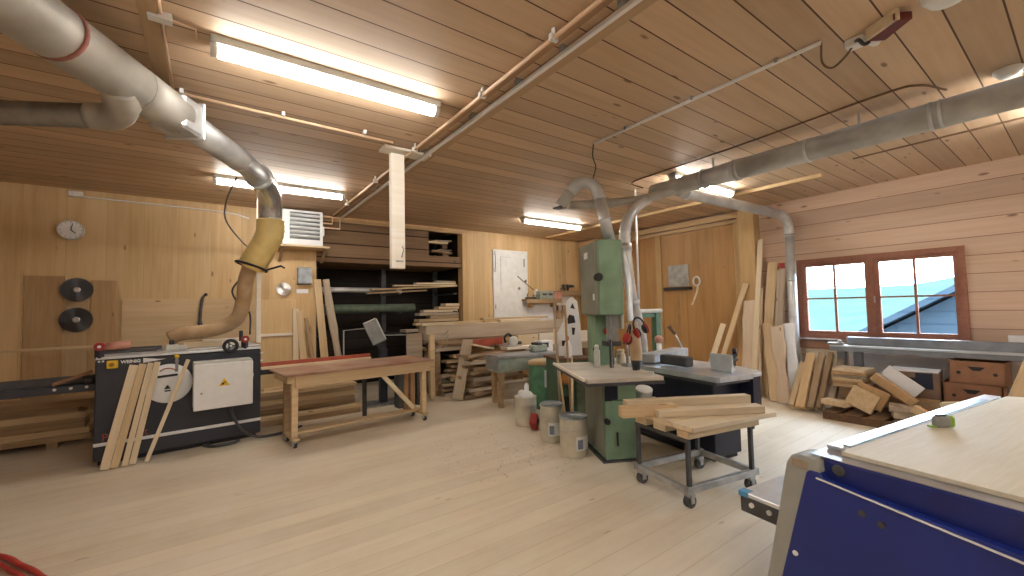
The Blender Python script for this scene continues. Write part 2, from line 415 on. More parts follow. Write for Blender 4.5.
# ------------------------------------------------------------------ ceiling pipes, cables, post
o = thing('heating_pipe', 'thin peach coloured pipe along the ceiling beside the white conduit', 'pipe', (1.73, 0, 0))
MB().tube([(0, YF, 3.285), (0, 7.72, 3.285)], .013, 8).build('pipe_run', COPPER, o)
for y in (1.0, 1.9, 2.75, 4.1, 5.4, 6.8): MB().span((-.03, y - .012, 3.265), (.03, y + .012, 3.305)).span((-.006, y - .012, 3.3), (.006, y + .012, H)).build('pipe_clip', WHITE, o)
o = thing('white_conduit', 'straight white conduit running beside the peach pipe to the alcove', 'conduit', (1.9, 0, 0))
MB().span((-.016, YF, 3.272), (.016, 7.9, 3.304), .004).build('conduit_run', GLAZEW, o)
for y in (1.5, 2.0, 2.5, 3.2, 4.2, 5.8): MB().span((-.018, y - .018, 3.3), (.018, y + .018, H)).build('conduit_clip', MIDG, o)
o = thing('pipe_manifold', 'white pipe bends where the ceiling pipes meet the back wall', 'pipe', (1.55, 7.78, 3.28))
MB().tube(curve([(.35, .1, 0), (.2, .1, 0), (-.15, .1, 0), (-.3, .1, 0)], 4), .014, 8).build('upper_bend', COPPER, o)
MB().tube([(.2, .1, .0), (.2, .1, -.12), (-.3, .1, -.12)], .014, 8).tube([(.33, .1, .0), (.33, .1, -.2), (-.3, .1, -.2)], .014, 8).build('lower_bend', COPPER, o)
o = thing('cross_pipe', 'thin peach pipe crossing the ceiling between duct and hanging post', 'pipe', (0, 4.06, 3.315))
MB().tube([(-.28, 0, 0), (1.5, .06, 0)], .013, 8).build('pipe_run', COPPER, o)
for x in (-.2, .5, 1.2): MB().span((x - .012, -.02, 0), (x + .012, .04, .035)).build('pipe_clip', WHITE, o)
o = thing('batten_pipe', 'thin pale pipe on the ceiling batten beside the big duct', 'pipe', (-.25, 0, 3.335))
MB().tube([(0, YF, 0), (0, 4.1, 0)], .009, 8).build('pipe_run', COPPER, o)
MB().span((-.06, 3.05, -.03), (.05, 3.11, .015)).build('junction_block', WHITE, o)
MB().tube([(.05, 3.08, -.01), (.16, 3.1, -.01), (.16, 3.2, -.01)], .006, 6).build('side_pipe', COPPER, o)
o = thing('hanging_post', 'pale wooden post hanging from the ceiling by a short crossboard', 'post', (1.645, 4.4, 2.05))
MB().span((-.075, -.035, 0), (.075, .035, 1.26), .004).build('post_board', PINEW, o)
MB().span((-.19, -.16, 1.255), (.34, .03, 1.285), .003).build('crossboard', PINEW, o)
MB().span((-.1, -.03, 1.285), (.1, .03, 1.3)).build('spacer', PINEW, o)
MB().tube(curve([(.035, -.04, .12), (.035, -.06, .16), (.05, -.055, .2), (.04, -.04, .24)], 4), .007, 6).build('hook', STEEL, o)
MB().span((-.03, -.045, .07), (.05, -.035, .085)).build('metal_strip', STEEL, o)
o = thing('ceiling_conduit', 'straight grey-white conduit crossing the ceiling above the bandsaw', 'conduit', (3.29, 0, 3.325))
MB().tube([(0, .98, 0), (0, 3.02, 0)], .014, 8).build('conduit_run', WHITE, o)
for y in (1.25, 1.9, 2.6): MB().span((-.02, y - .01, -.005), (.02, y + .01, .025)).build('conduit_clip', MIDG, o)
def cable(label, pts, r=.006, m=BLACK, name='power_cable', cat='cable'):
    return tag(MB().tube(curve(pts, 7), r, 8).build(name, m), label, cat)
cable('thin brown cable looping from the conduit end to the small white box', [(3.29, .98, 3.325), (3.36, 1.0, 3.22), (3.45, .97, 3.2), (3.48, .9, 3.26), (3.5, .86, 3.325)], .007, DARKW)
cable('black cable dropping from the conduit end to the bandsaw elbow', [(3.29, 3.03, 3.325), (3.35, 3.1, 3.22), (3.5, 3.2, 3.16), (3.56, 3.3, 3.07)], .007)
cable('dark cable running along the ceiling over the suction duct', [(4.95, 3.65, 3.25), (4.84, 3.75, 3.335), (4.78, 3.3, 3.338), (4.72, 2.2, 3.338), (4.6, 1.0, 3.338), (4.66, .75, 3.338), (4.85, .62, 3.3)], .009, DARKW)
cable('grey cable loop hanging before the back wall beside the duct', [(.25, 6.2, 3.3), (.16, 6.6, 3.1), (.17, 7.3, 2.95), (.4, 7.8, 2.72), (.58, 8.0, 2.6)], .011, IRON)
cable('black cable hanging behind the hose down to the planer top', [(.36, 6.1, 2.3), (.3, 6.2, 2.05), (.22, 6.3, 1.88), (.3, 6.4, 1.72), (.42, 6.5, 1.6), (.43, 6.55, 1.32)], .011, IRON)
cable('thin white wire along the top of the back wall', [(-1.5, 8.07, 3.25), (-.6, 8.07, 3.24), (.2, 8.07, 3.22), (.5, 8.07, 3.16)], .01, WHITE, 'wall_wire')
tag(MB().span((-1.58, 8.03, 3.24), (-1.44, 8.1, 3.31), .006).build('sensor_box', WHITE), 'small white box high on the back wall above the clock', 'sensor')
o = thing('pull_switch', 'red and white plug assembly on the back wall under the cable loop', 'switch', (.56, 8.06, 2.45))
MB().tube([(0, 0, .02), (0, 0, .14)], .028, 10).build('switch_body', WHITE, o); MB().tube([(0, 0, -.06), (0, 0, .02)], .032, 10).build('switch_base', REDR, o); MB().span((-.025, 0, -.12), (.025, .04, -.06)).build('switch_plate', REDR, o)
tag(MB().span((3.45, .8, 3.3), (3.54, .9, H), .005).build('junction_box', WHITE), 'small square white box at the end of the looping brown cable', 'junction box')
o = thing('red_ceiling_unit', 'dark red unit on the ceiling with a cable tail and cream edge', 'ceiling unit', (3.42, .68, 3.3))
MB().bar((.07, .06, 0), (-.07, -.1, 0), .1, .05, bev=.006).build('unit_body', paint('dark_red', (.16, .02, .015), .5), o); MB().bar((.0, .09, .01), (-.1, -.08, .01), .02, .07).build('cream_edge', PINEL, o)
MB().tube(curve([(.07, .08, .0), (.05, .12, -.02), (.02, .14, .01), (.05, .17, .02)], 4), .012, 6).build('cable_tail', IRON, o); MB().ball((.1, .08, 0), .04, (1.4, .8, .7)).build('end_plug', WHITE, o)
tag(MB().lathe([(.11, 0), (.11, -.03), (.075, -.075), (.02, -.085)], (3.36, .4, H), 24).build('ceiling_rose', WHITE), 'round white fitting on the ceiling beside the red unit', 'ceiling fitting')
tag(MB().lathe([(.08, 0), (.08, -.025), (.055, -.06), (.02, -.066)], (4.95, .3, H), 20).build('smoke_detector', WHITE), 'round white detector on the ceiling just behind the thick duct', 'detector')

# ------------------------------------------------------------------ extraction ducts
o = thing('extraction_duct', 'dusty grey duct that bends down into a yellow hose over the planer', 'duct', (0, 0, 0))
main = [(-1.35, 1.8, 3.06), (-.74, 2.9, 3.06), (-.40, 3.57, 3.07)]
MB().tube(main, .145, 24).build('wide_tube', GALVD, o)
MB().tube([(-.42, 3.53, 3.07), (-.22, 3.9, 3.075)], [.148, .135], 24).build('reducer', GALVD, o)
MB().tube([(-.665, 3.035, 3.062), (-.655, 3.055, 3.062)], .149, 24).build('red_band', paint('dull_red_band', (.35, .13, .1), .6), o)
fm = place((-.28, 3.80, 3.07), (-.16, 4.01, 3.075))
MB().box((0, 0, 0), (.22, .25, .25), None, .02).build('flange_box', GALV, o, mw=fm); MB().box((.1, 0, 0), (.02, .285, .28), None, .005).build('flange_plate', ALU, o, mw=fm)
MB().tube([(-.19, 3.96, 3.075), (.25, 4.85, 3.09), (.44, 5.33, 3.09)], .108, 24).build('narrow_tube', GALV, o)
MB().tube(curve([(.42, 5.28, 3.09), (.50, 5.5, 3.07), (.57, 5.78, 2.98), (.59, 5.93, 2.83), (.595, 5.95, 2.70)], 5), .13, 24).build('elbow', paint('elbow_galvanised', (.72, .75, .8), .25, .8, c2=(.45, .47, .52), scale=3), o)
for p, q in (((.40, 5.24, 3.09), (.42, 5.29, 3.09)), ((.594, 5.95, 2.74), (.595, 5.95, 2.70)), ((.20, 4.76, 3.09), (.215, 4.79, 3.09))): MB().tube([p, q], .138 if q[1] > 5 else .114, 24).build('seam_ring', GALV, o)
pts, rad = ribbed([(.595, 5.95, 2.76), (.595, 5.96, 2.6), (.55, 6.0, 2.46), (.47, 6.05, 2.3), (.41, 6.1, 2.18)], .155, .05, .03)
MB().tube(pts, rad, 24).build('yellow_hose', YHOSE, o)
pts, rad = ribbed([(.40, 6.12, 2.2), (.355, 6.2, 2.0), (.34, 6.35, 1.75), (.27, 6.5, 1.52), (.05, 6.62, 1.40), (-.28, 6.7, 1.36), (-.4, 6.72, 1.31)], .085, .05, .03)
MB().tube(pts, rad, 20).build('lower_hose', THOSE, o)
ring = [V((.41 + .165 * math.cos(a), 6.1 + .165 * math.sin(a), 2.18 - .06 * math.cos(a))) for a in [i * math.pi / 10 for i in range(20)]]
MB().tube(ring, .014, 8, closed=True).tube([(.56, 6.0, 2.13), (.72, 5.98, 2.19), (.76, 5.97, 2.16)], .012, 6).build('hose_strap', BLACK, o)
MB().tube(curve([(-.47, 3.42, 3.0), (-.47, 3.56, 2.93), (-.53, 3.68, 2.9), (-.64, 3.74, 2.9)], 5), [.095] * 5 + [.085] * 11, 20).build('branch_bend', GALVD, o)
MB().tube([(-.62, 3.73, 2.9), (-1.6, 4.26, 2.9), (-4.9, 6.05, 2.9)], .075, 20).build('branch_tube', paint('old_dark_duct', (.22, .2, .17), .5, .4), o)
o = thing('hose_post', 'pale upright batten beside the yellow hose, standing on the planer', 'post', (.53, 6.62, 1.2))
MB().span((-.028, -.02, .0), (.028, .02, H - 1.2), .003).build('batten', PINEW, o)

o = thing('suction_duct', 'long straight dusty grey duct under the ceiling on the window side', 'duct', (4.9, 0, 3.13))
MB().tube([(0, YF, 0), (0, 2.35, 0)], .114, 24).build('straight_tube', GALVD, o)
MB().tube([(0, 2.3, 0), (0, 2.75, 0)], [.114, .105], 24).build('joint_tube', GALV, o)
MB().tube([(0, 2.7, 0), (0, 3.45, 0)], .105, 24).build('end_tube', GALVD, o)
for y in (.72, .66, 1.62, 2.3, 2.35, 2.72): MB().tube([(0, y - .012, 0), (0, y + .012, 0)], .121, 24).build('seam_ring', GALV, o)
MB().tube(curve([(-.02, 3.1, -.05), (-.2, 3.4, -.11), (-.45, 3.62, -.15), (-.85, 3.84, -.19), (-1.2, 3.98, -.21)], 4), .058, 18).build('side_branch', GALVD, o)
for y in (-.4, 1.2, 2.6): MB().span((-.008, y - .01, .1), (.008, y + .01, H - 3.13)).build('hanger', STEEL, o)
o = thing('jointer_hose', 'silver flexible duct curving down from the suction duct to the jointer', 'duct', (0, 0, 0))
pts, rad = ribbed([(4.70, 3.40, 3.01), (4.56, 3.47, 2.9), (4.42, 3.51, 2.72), (4.36, 3.52, 2.5), (4.39, 3.52, 2.1), (4.46, 3.52, 1.7), (4.58, 3.5, 1.25), (4.62, 3.5, .9)], .07, .09, .035)
MB().tube(pts, rad, 20).build('flexible_tube', WHOSE, o)
for a, b_ in (((4.345, 3.52, 2.4), (4.352, 3.52, 2.3)), ((4.47, 3.52, 1.66), (4.48, 3.52, 1.6))): MB().tube([a, b_], .09, 20).build('tape_band', GALV, o)
o = thing('bandsaw_duct', 'shiny grey elbow duct rising from the bandsaw top', 'duct', (0, 0, 0))
MB().tube([(3.66, 3.16, 2.3), (3.61, 3.26, 2.84)], .066, 20).build('riser', GALV, o)
MB().tube(curve([(3.612, 3.256, 2.82), (3.59, 3.30, 2.96), (3.53, 3.37, 3.03), (3.46, 3.45, 3.02), (3.41, 3.52, 2.94)], 5), .07, 20).build('elbow', GALV, o)
MB().tube([(3.42, 3.505, 2.96), (3.33, 3.62, 2.78)], .066, 20).build('drop_tube', GALVD, o)
MB().tube([(3.37, 3.57, 2.85), (3.55, 3.8, 2.87), (3.74, 3.94, 2.91)], .052, 16).build('link_tube', WHOSE, o)
for p, q in (((3.635, 3.21, 2.57), (3.633, 3.214, 2.59)), ((3.612, 3.256, 2.82), (3.61, 3.26, 2.84))): MB().tube([p, q], .073, 20).build('seam_ring', GALV, o)
MB().span((3.27, 3.56, 2.75), (3.37, 3.68, 2.77)).build('blast_gate', IRON, o)
o = thing('wall_duct', 'slim grey duct crossing to the window wall and dropping down it', 'duct', (0, 0, 0))
MB().tube([(4.98, 3.12, 3.09), (5.4, 3.1, 3.07), (7.5, 2.97, 3.05)], .075, 18).build('cross_tube', GALV, o)
MB().tube(curve([(7.45, 2.972, 3.05), (7.72, 2.96, 3.03), (7.86, 2.95, 2.93), (7.9, 2.95, 2.75)], 5), .072, 18).build('elbow', WHOSE, o)
MB().tube([(7.9, 2.95, 2.8), (7.9, 2.95, .98), (7.9, 2.95, .3)], .068, 18).build('drop_tube', GALV, o)
for z in (2.7, 1.95, 1.35): MB().tube([(7.9, 2.95, z), (7.9, 2.95, z + .02)], .073, 18).build('seam_ring', WHOSE, o)
MB().tube([(5.1, 3.115, 3.085), (5.16, 3.11, 3.082)], .09, 18).build('collar', ALU, o)
MB().span((7.9, 2.93, 1.5), (XW, 2.97, 1.53)).build('wall_bracket', STEEL, o)
tag(MB().tube([(5.2, 3.98, H), (5.2, 3.98, 1.62)], .016, 8).build('drop_conduit', WHITE), 'thin pale upright conduit hanging behind the silver jointer hose', 'conduit')

# ------------------------------------------------------------------ back wall fittings
o = thing('wall_clock', 'round white clock on the back wall', 'clock', (-1.55, 8.09, 2.78), rot=(R(90), 0, 0))
MB().lathe([(.135, -.01), (.135, .03), (.125, .04), (.118, .03), (.118, .02)], (0, 0, 0), 32).build('clock_rim', GREYP, o)
MB().lathe([(.118, .018), (.118, .024)], (0, 0, 0), 32).build('clock_face', GLAZEW, o)
b = MB()
for i in range(12):
    a = i * math.pi / 6; b.bar((.095 * math.cos(a), .095 * math.sin(a), .0255), (.11 * math.cos(a), .11 * math.sin(a), .0255), .006, .002)
b.build('hour_marks', IRON, o)
MB().bar((0, 0, .028), (.05, -.045, .028), .01, .003).build('hour_hand', BLACK, o); MB().bar((0, 0, .031), (.02, .09, .031), .007, .003).build('minute_hand', BLACK, o)
SAWM = paint('saw_steel', (.07, .07, .075), .33, 1, n=.1, scale=2); SAWL = paint('saw_steel_bright', (.75, .77, .79), .3, 1, n=.1, scale=3)
for m_ in (SAWM, SAWL):
    bs_ = next(n_ for n_ in m_.node_tree.nodes if n_.type == 'BSDF_PRINCIPLED'); tn = m_.node_tree.nodes.new('ShaderNodeTangent'); tn.direction_type = 'RADIAL'; tn.axis = 'Z'
    bs_.inputs['Anisotropic'].default_value = .95; m_.node_tree.links.new(tn.outputs[0], bs_.inputs['Tangent'])
def blade(x, z, r, m, label, nt=36, grp=None):
    o = thing('saw_disc', label, 'saw blade', (x, 8.04, z), 0, grp, rot=(R(90), 0, 0)); poly = []
    for i in range(nt):
        a = 2 * math.pi * i / nt; e = 2 * math.pi / nt
        poly += [(r * math.cos(a), r * math.sin(a)), (r * .93 * math.cos(a + e * .25), r * .93 * math.sin(a + e * .25)), (r * .93 * math.cos(a + e * .8), r * .93 * math.sin(a + e * .8))]
    MB().prism(poly, .004).build('blade_disc', m, o)
    MB().lathe([(r * .22, .004), (r * .22, .007), (r * .1, .007)], (0, 0, 0), 24).build('blade_hub', STEEL, o)
    MB().tube([(0, 0, -.03), (0, 0, .03)], .01, 8).build('hanging_peg', PINE, o)
blade(-1.47, 1.965, .17, SAWM, 'dark circular saw blade hanging on the wall, upper of the two')
blade(-1.47, 1.56, .175, SAWM, 'dark circular saw blade hanging on the wall, lower of the two')
blade(1.01, 2.0, .115, SAWL, 'bright small saw blade on the wall under the grey box', 28)
def wallboard(name, x0, x1, z0, z1, t, m, label, y=8.1):
    return tag(MB().span((x0, y - t, z0), (x1, y, z1), .002).build(name, m), label, 'board')
BRD = wood('wall_board', (.52, .34, .17), (.4, .24, .11), axis=2, across=0, knots=.1); BRG = wood('wall_board_grey', (.50, .36, .2), (.42, .28, .15), axis=2, across=0, knots=.07)
BRP = wood('spruce_panel', (.72, .53, .32), (.6, .42, .23), axis=0, across=2, knots=.09); BRQ = wood('spruce_panel_upright', (.72, .52, .28), (.62, .42, .2), axis=2, across=0, knots=.06)
wallboard('backing_board', -1.96, -1.60, 0, 2.15, .022, BRD, 'brown upright board on the back wall beside the saw blades')
wallboard('backing_board', -1.58, -1.36, 0, 2.06, .014, BRG, 'yellow-brown upright board on the wall behind the saw blades')
wallboard('backing_board', -1.34, -1.08, 0, 2.1, .022, BRD, 'greyish upright board between saw blades and spruce panel')
wallboard('spruce_panel', -1.02, .60, .75, 1.84, .05, BRP, 'wide pale spruce panel fixed on the wall behind the planer')
wallboard('spruce_panel', .64, 1.2, .3, 1.82, .03, BRQ, 'pale spruce panel with two knots under the bright saw blade')
tag(MB().span((.62, 8.03, 1.21), (1.18, 8.07, 1.25), .002).build('wall_rail', PINEW), 'thin pale rail across the spruce panel under the saw blade', 'rail')
for x, z, r in ((.93, 1.58, .045), (.85, 1.31, .02), (-.35, 1.83, .04), (.05, 1.83, .05)): pass
o = thing('rubber_strap', 'black rubber strap hanging on the spruce panel', 'strap', (-.1, 8.03, 1.86))
MB().tube(curve([(.03, 0, .03), (0, 0, -.02), (-.02, -.005, -.2), (-.025, -.02, -.4), (.0, -.03, -.62)], 4), [.018] * 4 + [.022] * 8 + [.03] * 5, 8).build('strap_band', IRON, o); MB().ball((.04, 0, .04), .025).build('strap_knob', BLACK, o)
o = thing('grey_wall_box', 'grey electrical box on the back wall beside the alcove', 'electrical box', (1.33, 8.1, 2.08))
MB().span((-.115, -.1, 0), (.115, 0, .3), .008).build('box_body', MIDG, o); MB().span((-.11, -.125, .015), (.11, -.1, .29), .006).build('box_cover', paint('box_grey', (.42, .46, .5), .4), o)
for x in (-.08, .08): MB().tube([(x, -.13, .05), (x, -.12, .05)], .008, 8).build('cover_screw', STEEL, o)
tag(MB().span((1.21, 8.09, 1.93), (1.4, 8.098, 2.0)).build('wall_label', GLAZEW), 'small white label under the grey electrical box', 'label')
o = thing('air_heater', 'white louvred air heater high on the back wall', 'heater', (1.25, 7.9, 2.72))
MB().span((-.31, -.2, 0), (.31, .2, .59), .01).build('heater_casing', GLAZEW, o)
for i in range(6): MB().box((.03, -.215, .15 + i * .07), (.46, .05, .012), (R(-32), 0, 0)).build('louvre_slat', GLAZEW, o)
MB().span((-.2, -.204, .1), (.26, -.2, .55)).build('louvre_opening', IRON, o); MB().span((.31, -.12, .2), (.35, -.02, .36), .005).build('side_box', GLAZEW, o)
o = thing('heater_shelf', 'wooden bracket shelf carrying the white air heater', 'shelf', (1.25, 7.9, 2.72))
MB().span((-.36, -.22, -.03), (.42, .2, 0), .003).build('shelf_board', PINE, o)
for x in (-.3, .36): MB().bar((x, -.18, -.03), (x, .19, -.24), .04, .03).build('bracket', AGED, o)
o = thing('hatch_door', 'white hatch on the back wall between alcove and tool shelf', 'hatch', (5.28, 8.1, 1.38))
MB().span((0, -.05, 0), (1.0, 0, 1.58), .004).build('hatch_panel', WHITE, o)
b = MB(); b.span((.2, -.056, .62), (.215, -.05, 1.42)); b.span((.2, -.056, 1.405), (.5, -.05, 1.42)); b.build('panel_bead', GREYP, o)
for z in (.2, 1.05, 1.45): MB().span((.03, -.065, z), (.06, -.05, z + .1)).build('hinge', STEEL, o)
MB().span((.05, -.062, 1.05), (.06, -.05, 1.5)).build('hinge_rod', IRON, o); MB().span((.88, -.06, 1.2), (.91, -.05, 1.4)).build('latch_plate', MIDG, o)
for x, z in ((.92, .86), (.72, .68)): MB().ball((x, -.07, z), .035, (1, .6, 1)).build('latch_knob', MIDG, o)
tag(MB().bar((5.95, 8.02, 2.35), (6.42, 8.0, 2.02), .014, .014).build('steel_rod', IRON), 'thin dark rod leaning from the hatch to the tool shelf', 'rod')
wallboard('white_board', 5.42, 6.2, 1.1, 1.36, .02, SKYW, 'white board under the hatch behind the beams', 8.08)
wallboard('white_board', 6.22, 7.1, 1.22, 1.68, .015, SKYW, 'white board fixed below the tool shelf', 8.09)
wallboard('white_board', 7.12, 7.85, 1.5, 1.88, .015, WHITE, 'white board with hanging tools beside the tool shelf', 8.09)
o = thing('tool_shelf', 'wooden tool shelf on the back wall beside the hatch', 'shelf', (6.7, 8.0, 1.72))
MB().span((-.62, -.15, .04), (.5, .1, .075), .002).build('shelf_board', AGED, o); MB().span((-.62, -.16, -.02), (.5, -.135, .075), .002).build('front_edge', AGED, o)
for x in (-.45, .3): MB().span((x, -.12, -.12), (x + .05, .1, .04)).build('bracket', BRD, o)
o = thing('upper_tool_shelf', 'short upper wooden shelf beside the bandsaw with dark tools', 'shelf', (7.6, 8.0, 1.98))
MB().span((-.35, -.14, 0), (.3, .1, .03), .002).build('shelf_board', PINE, o); MB().span((-.35, -.15, -.1), (.3, -.13, .03), .002).build('front_edge', AGED, o)
def tool(name, label, cat, loc, parts):
    o = thing(name, label, cat, loc)
    for nm, m, f in parts: b = MB(); f(b); b.build(nm, m, o)
tool('tool_case', 'grey-green tool case on the tool shelf', 'tool case', (6.72, 7.96, 1.796), [('case_body', GGREEN, lambda b: b.span((-.24, -.11, 0), (.24, .1, .13), .012)), ('case_lid', paint('case_lid', (.38, .42, .37), .5), lambda b: b.span((-.23, -.1, .132), (.23, .09, .2), .015)), ('latch', IRON, lambda b: b.span((-.14, -.125, .09), (-.04, -.11, .13))), ('latch', IRON, lambda b: b.span((.06, -.125, .09), (.16, -.11, .13)))])
tool('hand_plane', 'dark hand plane on the tool shelf next to the hatch', 'hand plane', (6.28, 7.95, 1.796), [('plane_sole', IRON, lambda b: b.span((-.14, -.04, 0), (.14, .04, .05), .006)), ('plane_handle', AGED, lambda b: b.tube(curve([(-.08, 0, .05), (-.1, 0, .1), (-.06, 0, .16)], 4), .018, 8)), ('plane_knob', AGED, lambda b: b.ball((.09, 0, .085), .03))])
tool('red_box', 'pinkish box at the end of the tool shelf', 'box', (7.06, 7.93, 1.796), [('box_body', PINK, lambda b: b.span((-.1, -.09, 0), (.13, .09, .17), .008)), ('box_lid', CARD, lambda b: b.span((-.105, -.095, .172), (.135, .095, .195), .006))])
tool('glue_bottle', 'white glue bottle behind the tool case', 'bottle', (6.52, 8.03, 1.796), [('bottle_body', WHITE, lambda b: b.lathe([(.04, 0), (.045, .03), (.045, .2), (.02, .25), (.02, .26)])), ('bottle_cap', YEL, lambda b: b.lathe([(.018, .26), (.01, .32)]))])
tool('drill', 'dark drill lying on the upper tool shelf', 'drill', (7.6, 7.95, 2.012), [('drill_body', IRON, lambda b: b.tube([(-.12, 0, .12), (.1, 0, .12)], [.045, .035], 12)), ('drill_handle', BLACK, lambda b: b.bar((-.07, 0, .12), (-.1, 0, .0), .04, .03)), ('drill_chuck', STEEL, lambda b: b.tube([(.1, 0, .12), (.16, 0, .12)], .022, 10))])
tool('router', 'round dark router standing on the upper tool shelf', 'router', (7.35, 7.95, 2.012), [('router_base', IRON, lambda b: b.lathe([(.06, 0), (.06, .02), (.045, .03), (.045, .14), (.02, .16)])), ('router_handle', DARKW, lambda b: b.tube([(-.09, 0, .05), (.09, 0, .05)], .018, 10))])
for i, (x, l) in enumerate(((7.22, 'first from the shelf end'), (7.4, 'second from the shelf end'), (7.6, 'third from the shelf end'))):
    tool('hanging_chisel', 'dark chisel hanging on the white board, ' + l, 'chisel', (x, 8.05, 1.3), [('chisel_handle', (DARKW, BRD, DARKW)[i], lambda b: b.tube([(0, 0, .2), (0, 0, .34)], .028, 10)), ('chisel_blade', STEEL, lambda b: b.span((-.018, -.004, -.05), (.018, .004, .2)))])
tag(MB().span((8.03, 4.89, 1.98), (8.047, 5.36, 2.43)).build('grey_sheet', paint('sheet_grey', (.4, .4, .37), .45, .2)), 'square grey sheet pinned on the ochre door', 'sheet')
for o_ in (): pass
o = thing('black_hanging_bar', 'black bar on the ochre door under the grey sheet', 'bar', (8.04, 5.15, 1.93))
MB().span((-.05, -.34, -.03), (0, .32, .03), .008).build('bar_body', BLACK, o); MB().span((-.02, -.02, -1.0), (-.01, .0, -.03)).build('hanging_cord', AGED, o)
o = thing('wooden_hook', 'pale hook shaped wooden tool hanging on the ochre door', 'tool', (8.04, 4.72, 2.0))
b = MB(); b.tube([V((0, .0 + .07 * math.cos(a), .06 + .09 * math.sin(a))) for a in [i * math.pi / 7 for i in range(14)]], .02, 8, closed=True); b.build('hook_ring', GREYP, o)
MB().tube(curve([(0, -.03, -.01), (0, .0, -.15), (0, .06, -.3), (0, .12, -.42)], 4), .022, 8).build('hook_handle', PINEL, o)
tag(MB().span((XW - .1, -.2, 1.05), (XW, .65, 1.13), .003).build('wall_ledge', SKYW), 'white ledge on the window wall beyond the window', 'ledge')
tag(MB().span((XW - .02, -1.2, .35), (XW, 2.28, .84)).build('white_backing_panel', SKYW), 'white panel on the wall behind the offcuts under the window bench', 'panel')
tag(MB().span((XW - .022, 2.42, .4), (XW, 2.86, .82)).build('pale_board', PINEL), 'pale board under the brown rail beside the window bench', 'board')

# ------------------------------------------------------------------ alcove rack contents
o = thing('rack_pipe', 'pale grey metal pipe across the dark alcove rack', 'pipe', (1.6, 8.42, 2.012))
MB().tube([(0, 0, 0), (1.55, 0, -.01)], .05, 14).build('pipe_tube', GALV, o); MB().tube([(1.5, 0, -.01), (1.62, 0, -.01)], .056, 14).build('pipe_socket', STEEL, o)
tag(MB().tube([(1.56, 8.42, 1.645), (3.5, 8.42, 1.645)], .085, 14).build('rack_tube', paint('rack_green', (.12, .17, .12), .5)), 'thick dark green tube lying in the alcove rack under the pale pipe', 'tube')
o = thing('cantilever_rack', 'dark steel rack with arms standing in the alcove', 'rack', (3.0, 8.9, 0))
for x in (-1.3, .1, 1.35):
    MB().span((x - .05, .25, 0), (x + .05, .35, 3.2)).build('rack_post', IRON, o)
    for z in (.55, 1.1, 1.53, 1.92, 2.62): MB().span((x - .03, -.75, z), (x + .03, .25, z + .03)).build('rack_arm', IRON, o)
ALC = [  # x0, x1, y, z, w, t, mat, tilt, label
 (2.55, 4.45, 8.3, 2.06, .16, .03, PINE, .10, 'long board reaching over the pale pipe in the alcove rack'),
 (2.45, 3.7, 8.22, 1.968, .1, .025, AGED, .07, 'short dark board under the long board in the alcove rack'),
 (3.5, 4.45, 8.36, 2.16, .15, .035, PINEL, .02, 'pale board second from the top on the middle alcove arm'),
 (3.0, 4.45, 8.28, 2.11, .12, .025, PINEL, .03, 'pale board resting on the long tilted board in the alcove'),
 (4.0, 4.47, 8.4, 2.21, .12, .03, GREYW, .0, 'topmost short board on the middle alcove arm'),
 (3.75, 4.4, 8.5, 2.665, .18, .03, GREYW, .0, 'lowest rough board in the loft above the fascia'),
 (3.9, 4.42, 8.45, 2.87, .14, .04, AGED, -.03, 'rough board in the loft above the fascia, lower pair'),
 (3.8, 4.3, 8.42, 3.07, .14, .05, PINE, .01, 'thick rough board at the top of the alcove loft'),
 (4.0, 4.44, 8.5, 3.13, .12, .03, GREYW, .02, 'thin grey board on top of the thick loft board'),
 (4.1, 4.46, 8.55, 2.93, .14, .03, GREYW, .01, 'grey board crossing the lower pair of loft boards'),
]
for x0, x1, y, z, ww, t, m, tl, lb in ALC:
    plank('board', lb, 'board', (x0, y, z - tl * .5), (x1, y + .03, z + tl * .5), ww, t, m, 'boards in the alcove rack')
tag(MB().span((4.2, 8.4, 2.55), (4.4, 8.6, 2.645)).build('wood_block', DARKW), 'dark block under the loft boards in the alcove', 'block')
tag(MB().span((4.15, 8.36, 2.69), (4.3, 8.6, 2.84)).build('wood_block', DARKW), 'dark block between the two layers of loft boards', 'block')
tag(MB().span((4.18, 8.42, 2.95), (4.3, 8.56, 3.04)).build('wood_block', DARKW), 'dark block under the thick topmost loft board', 'block')
# lower alcove arm: a wide heap of boards ending toward the camera side
LOW = [(3.2, 4.4, 1.17, .3, GREYW), (3.55, 4.45, 1.235, .3, AGED), (3.45, 4.42, 1.30, .22, GREYW), (3.5, 4.45, 1.37, .25, PINE), (3.75, 4.46, 1.435, .2, AGED), (3.5, 4.46, 1.50, .22, GREYW), (3.62, 4.44, 1.565, .18, PINEL), (3.95, 4.46, 1.63, .2, PINE), (4.1, 4.47, 1.695, .2, PINEL)]
for i, (x0, x1, z, ww, m) in enumerate(LOW):
    plank('board', ORD[i] + ' board from below in the heap at the alcove jamb', 'board', (x0, 8.3 - .02 * (i % 3), z), (x1, 8.32, z), ww, .055, m, 'boards heaped at the alcove jamb')
LN = [((1.17, 7.85, .02), (1.19, 8.04, 1.66), .085, PINEL, 'pale batten leaning on the panel, shortest pair, one nearer the planer'), ((1.33, 7.80, .02), (1.25, 8.03, 1.62), .10, PINE, 'pale batten leaning on the panel, shortest pair, one nearer the alcove'),
      ((1.52, 7.64, .02), (1.34, 7.95, 1.5), .06, AGED, 'dark slanting batten between the leaning boards at the alcove'), ((1.66, 7.72, .02), (1.53, 8.02, 2.17), .12, PINE, 'tall board leaning at the alcove edge, next to the battens'), ((1.90, 7.60, .02), (1.66, 7.95, 2.17), .13, GREYW, 'tall slanting board with rough edge leaning at the alcove edge')]
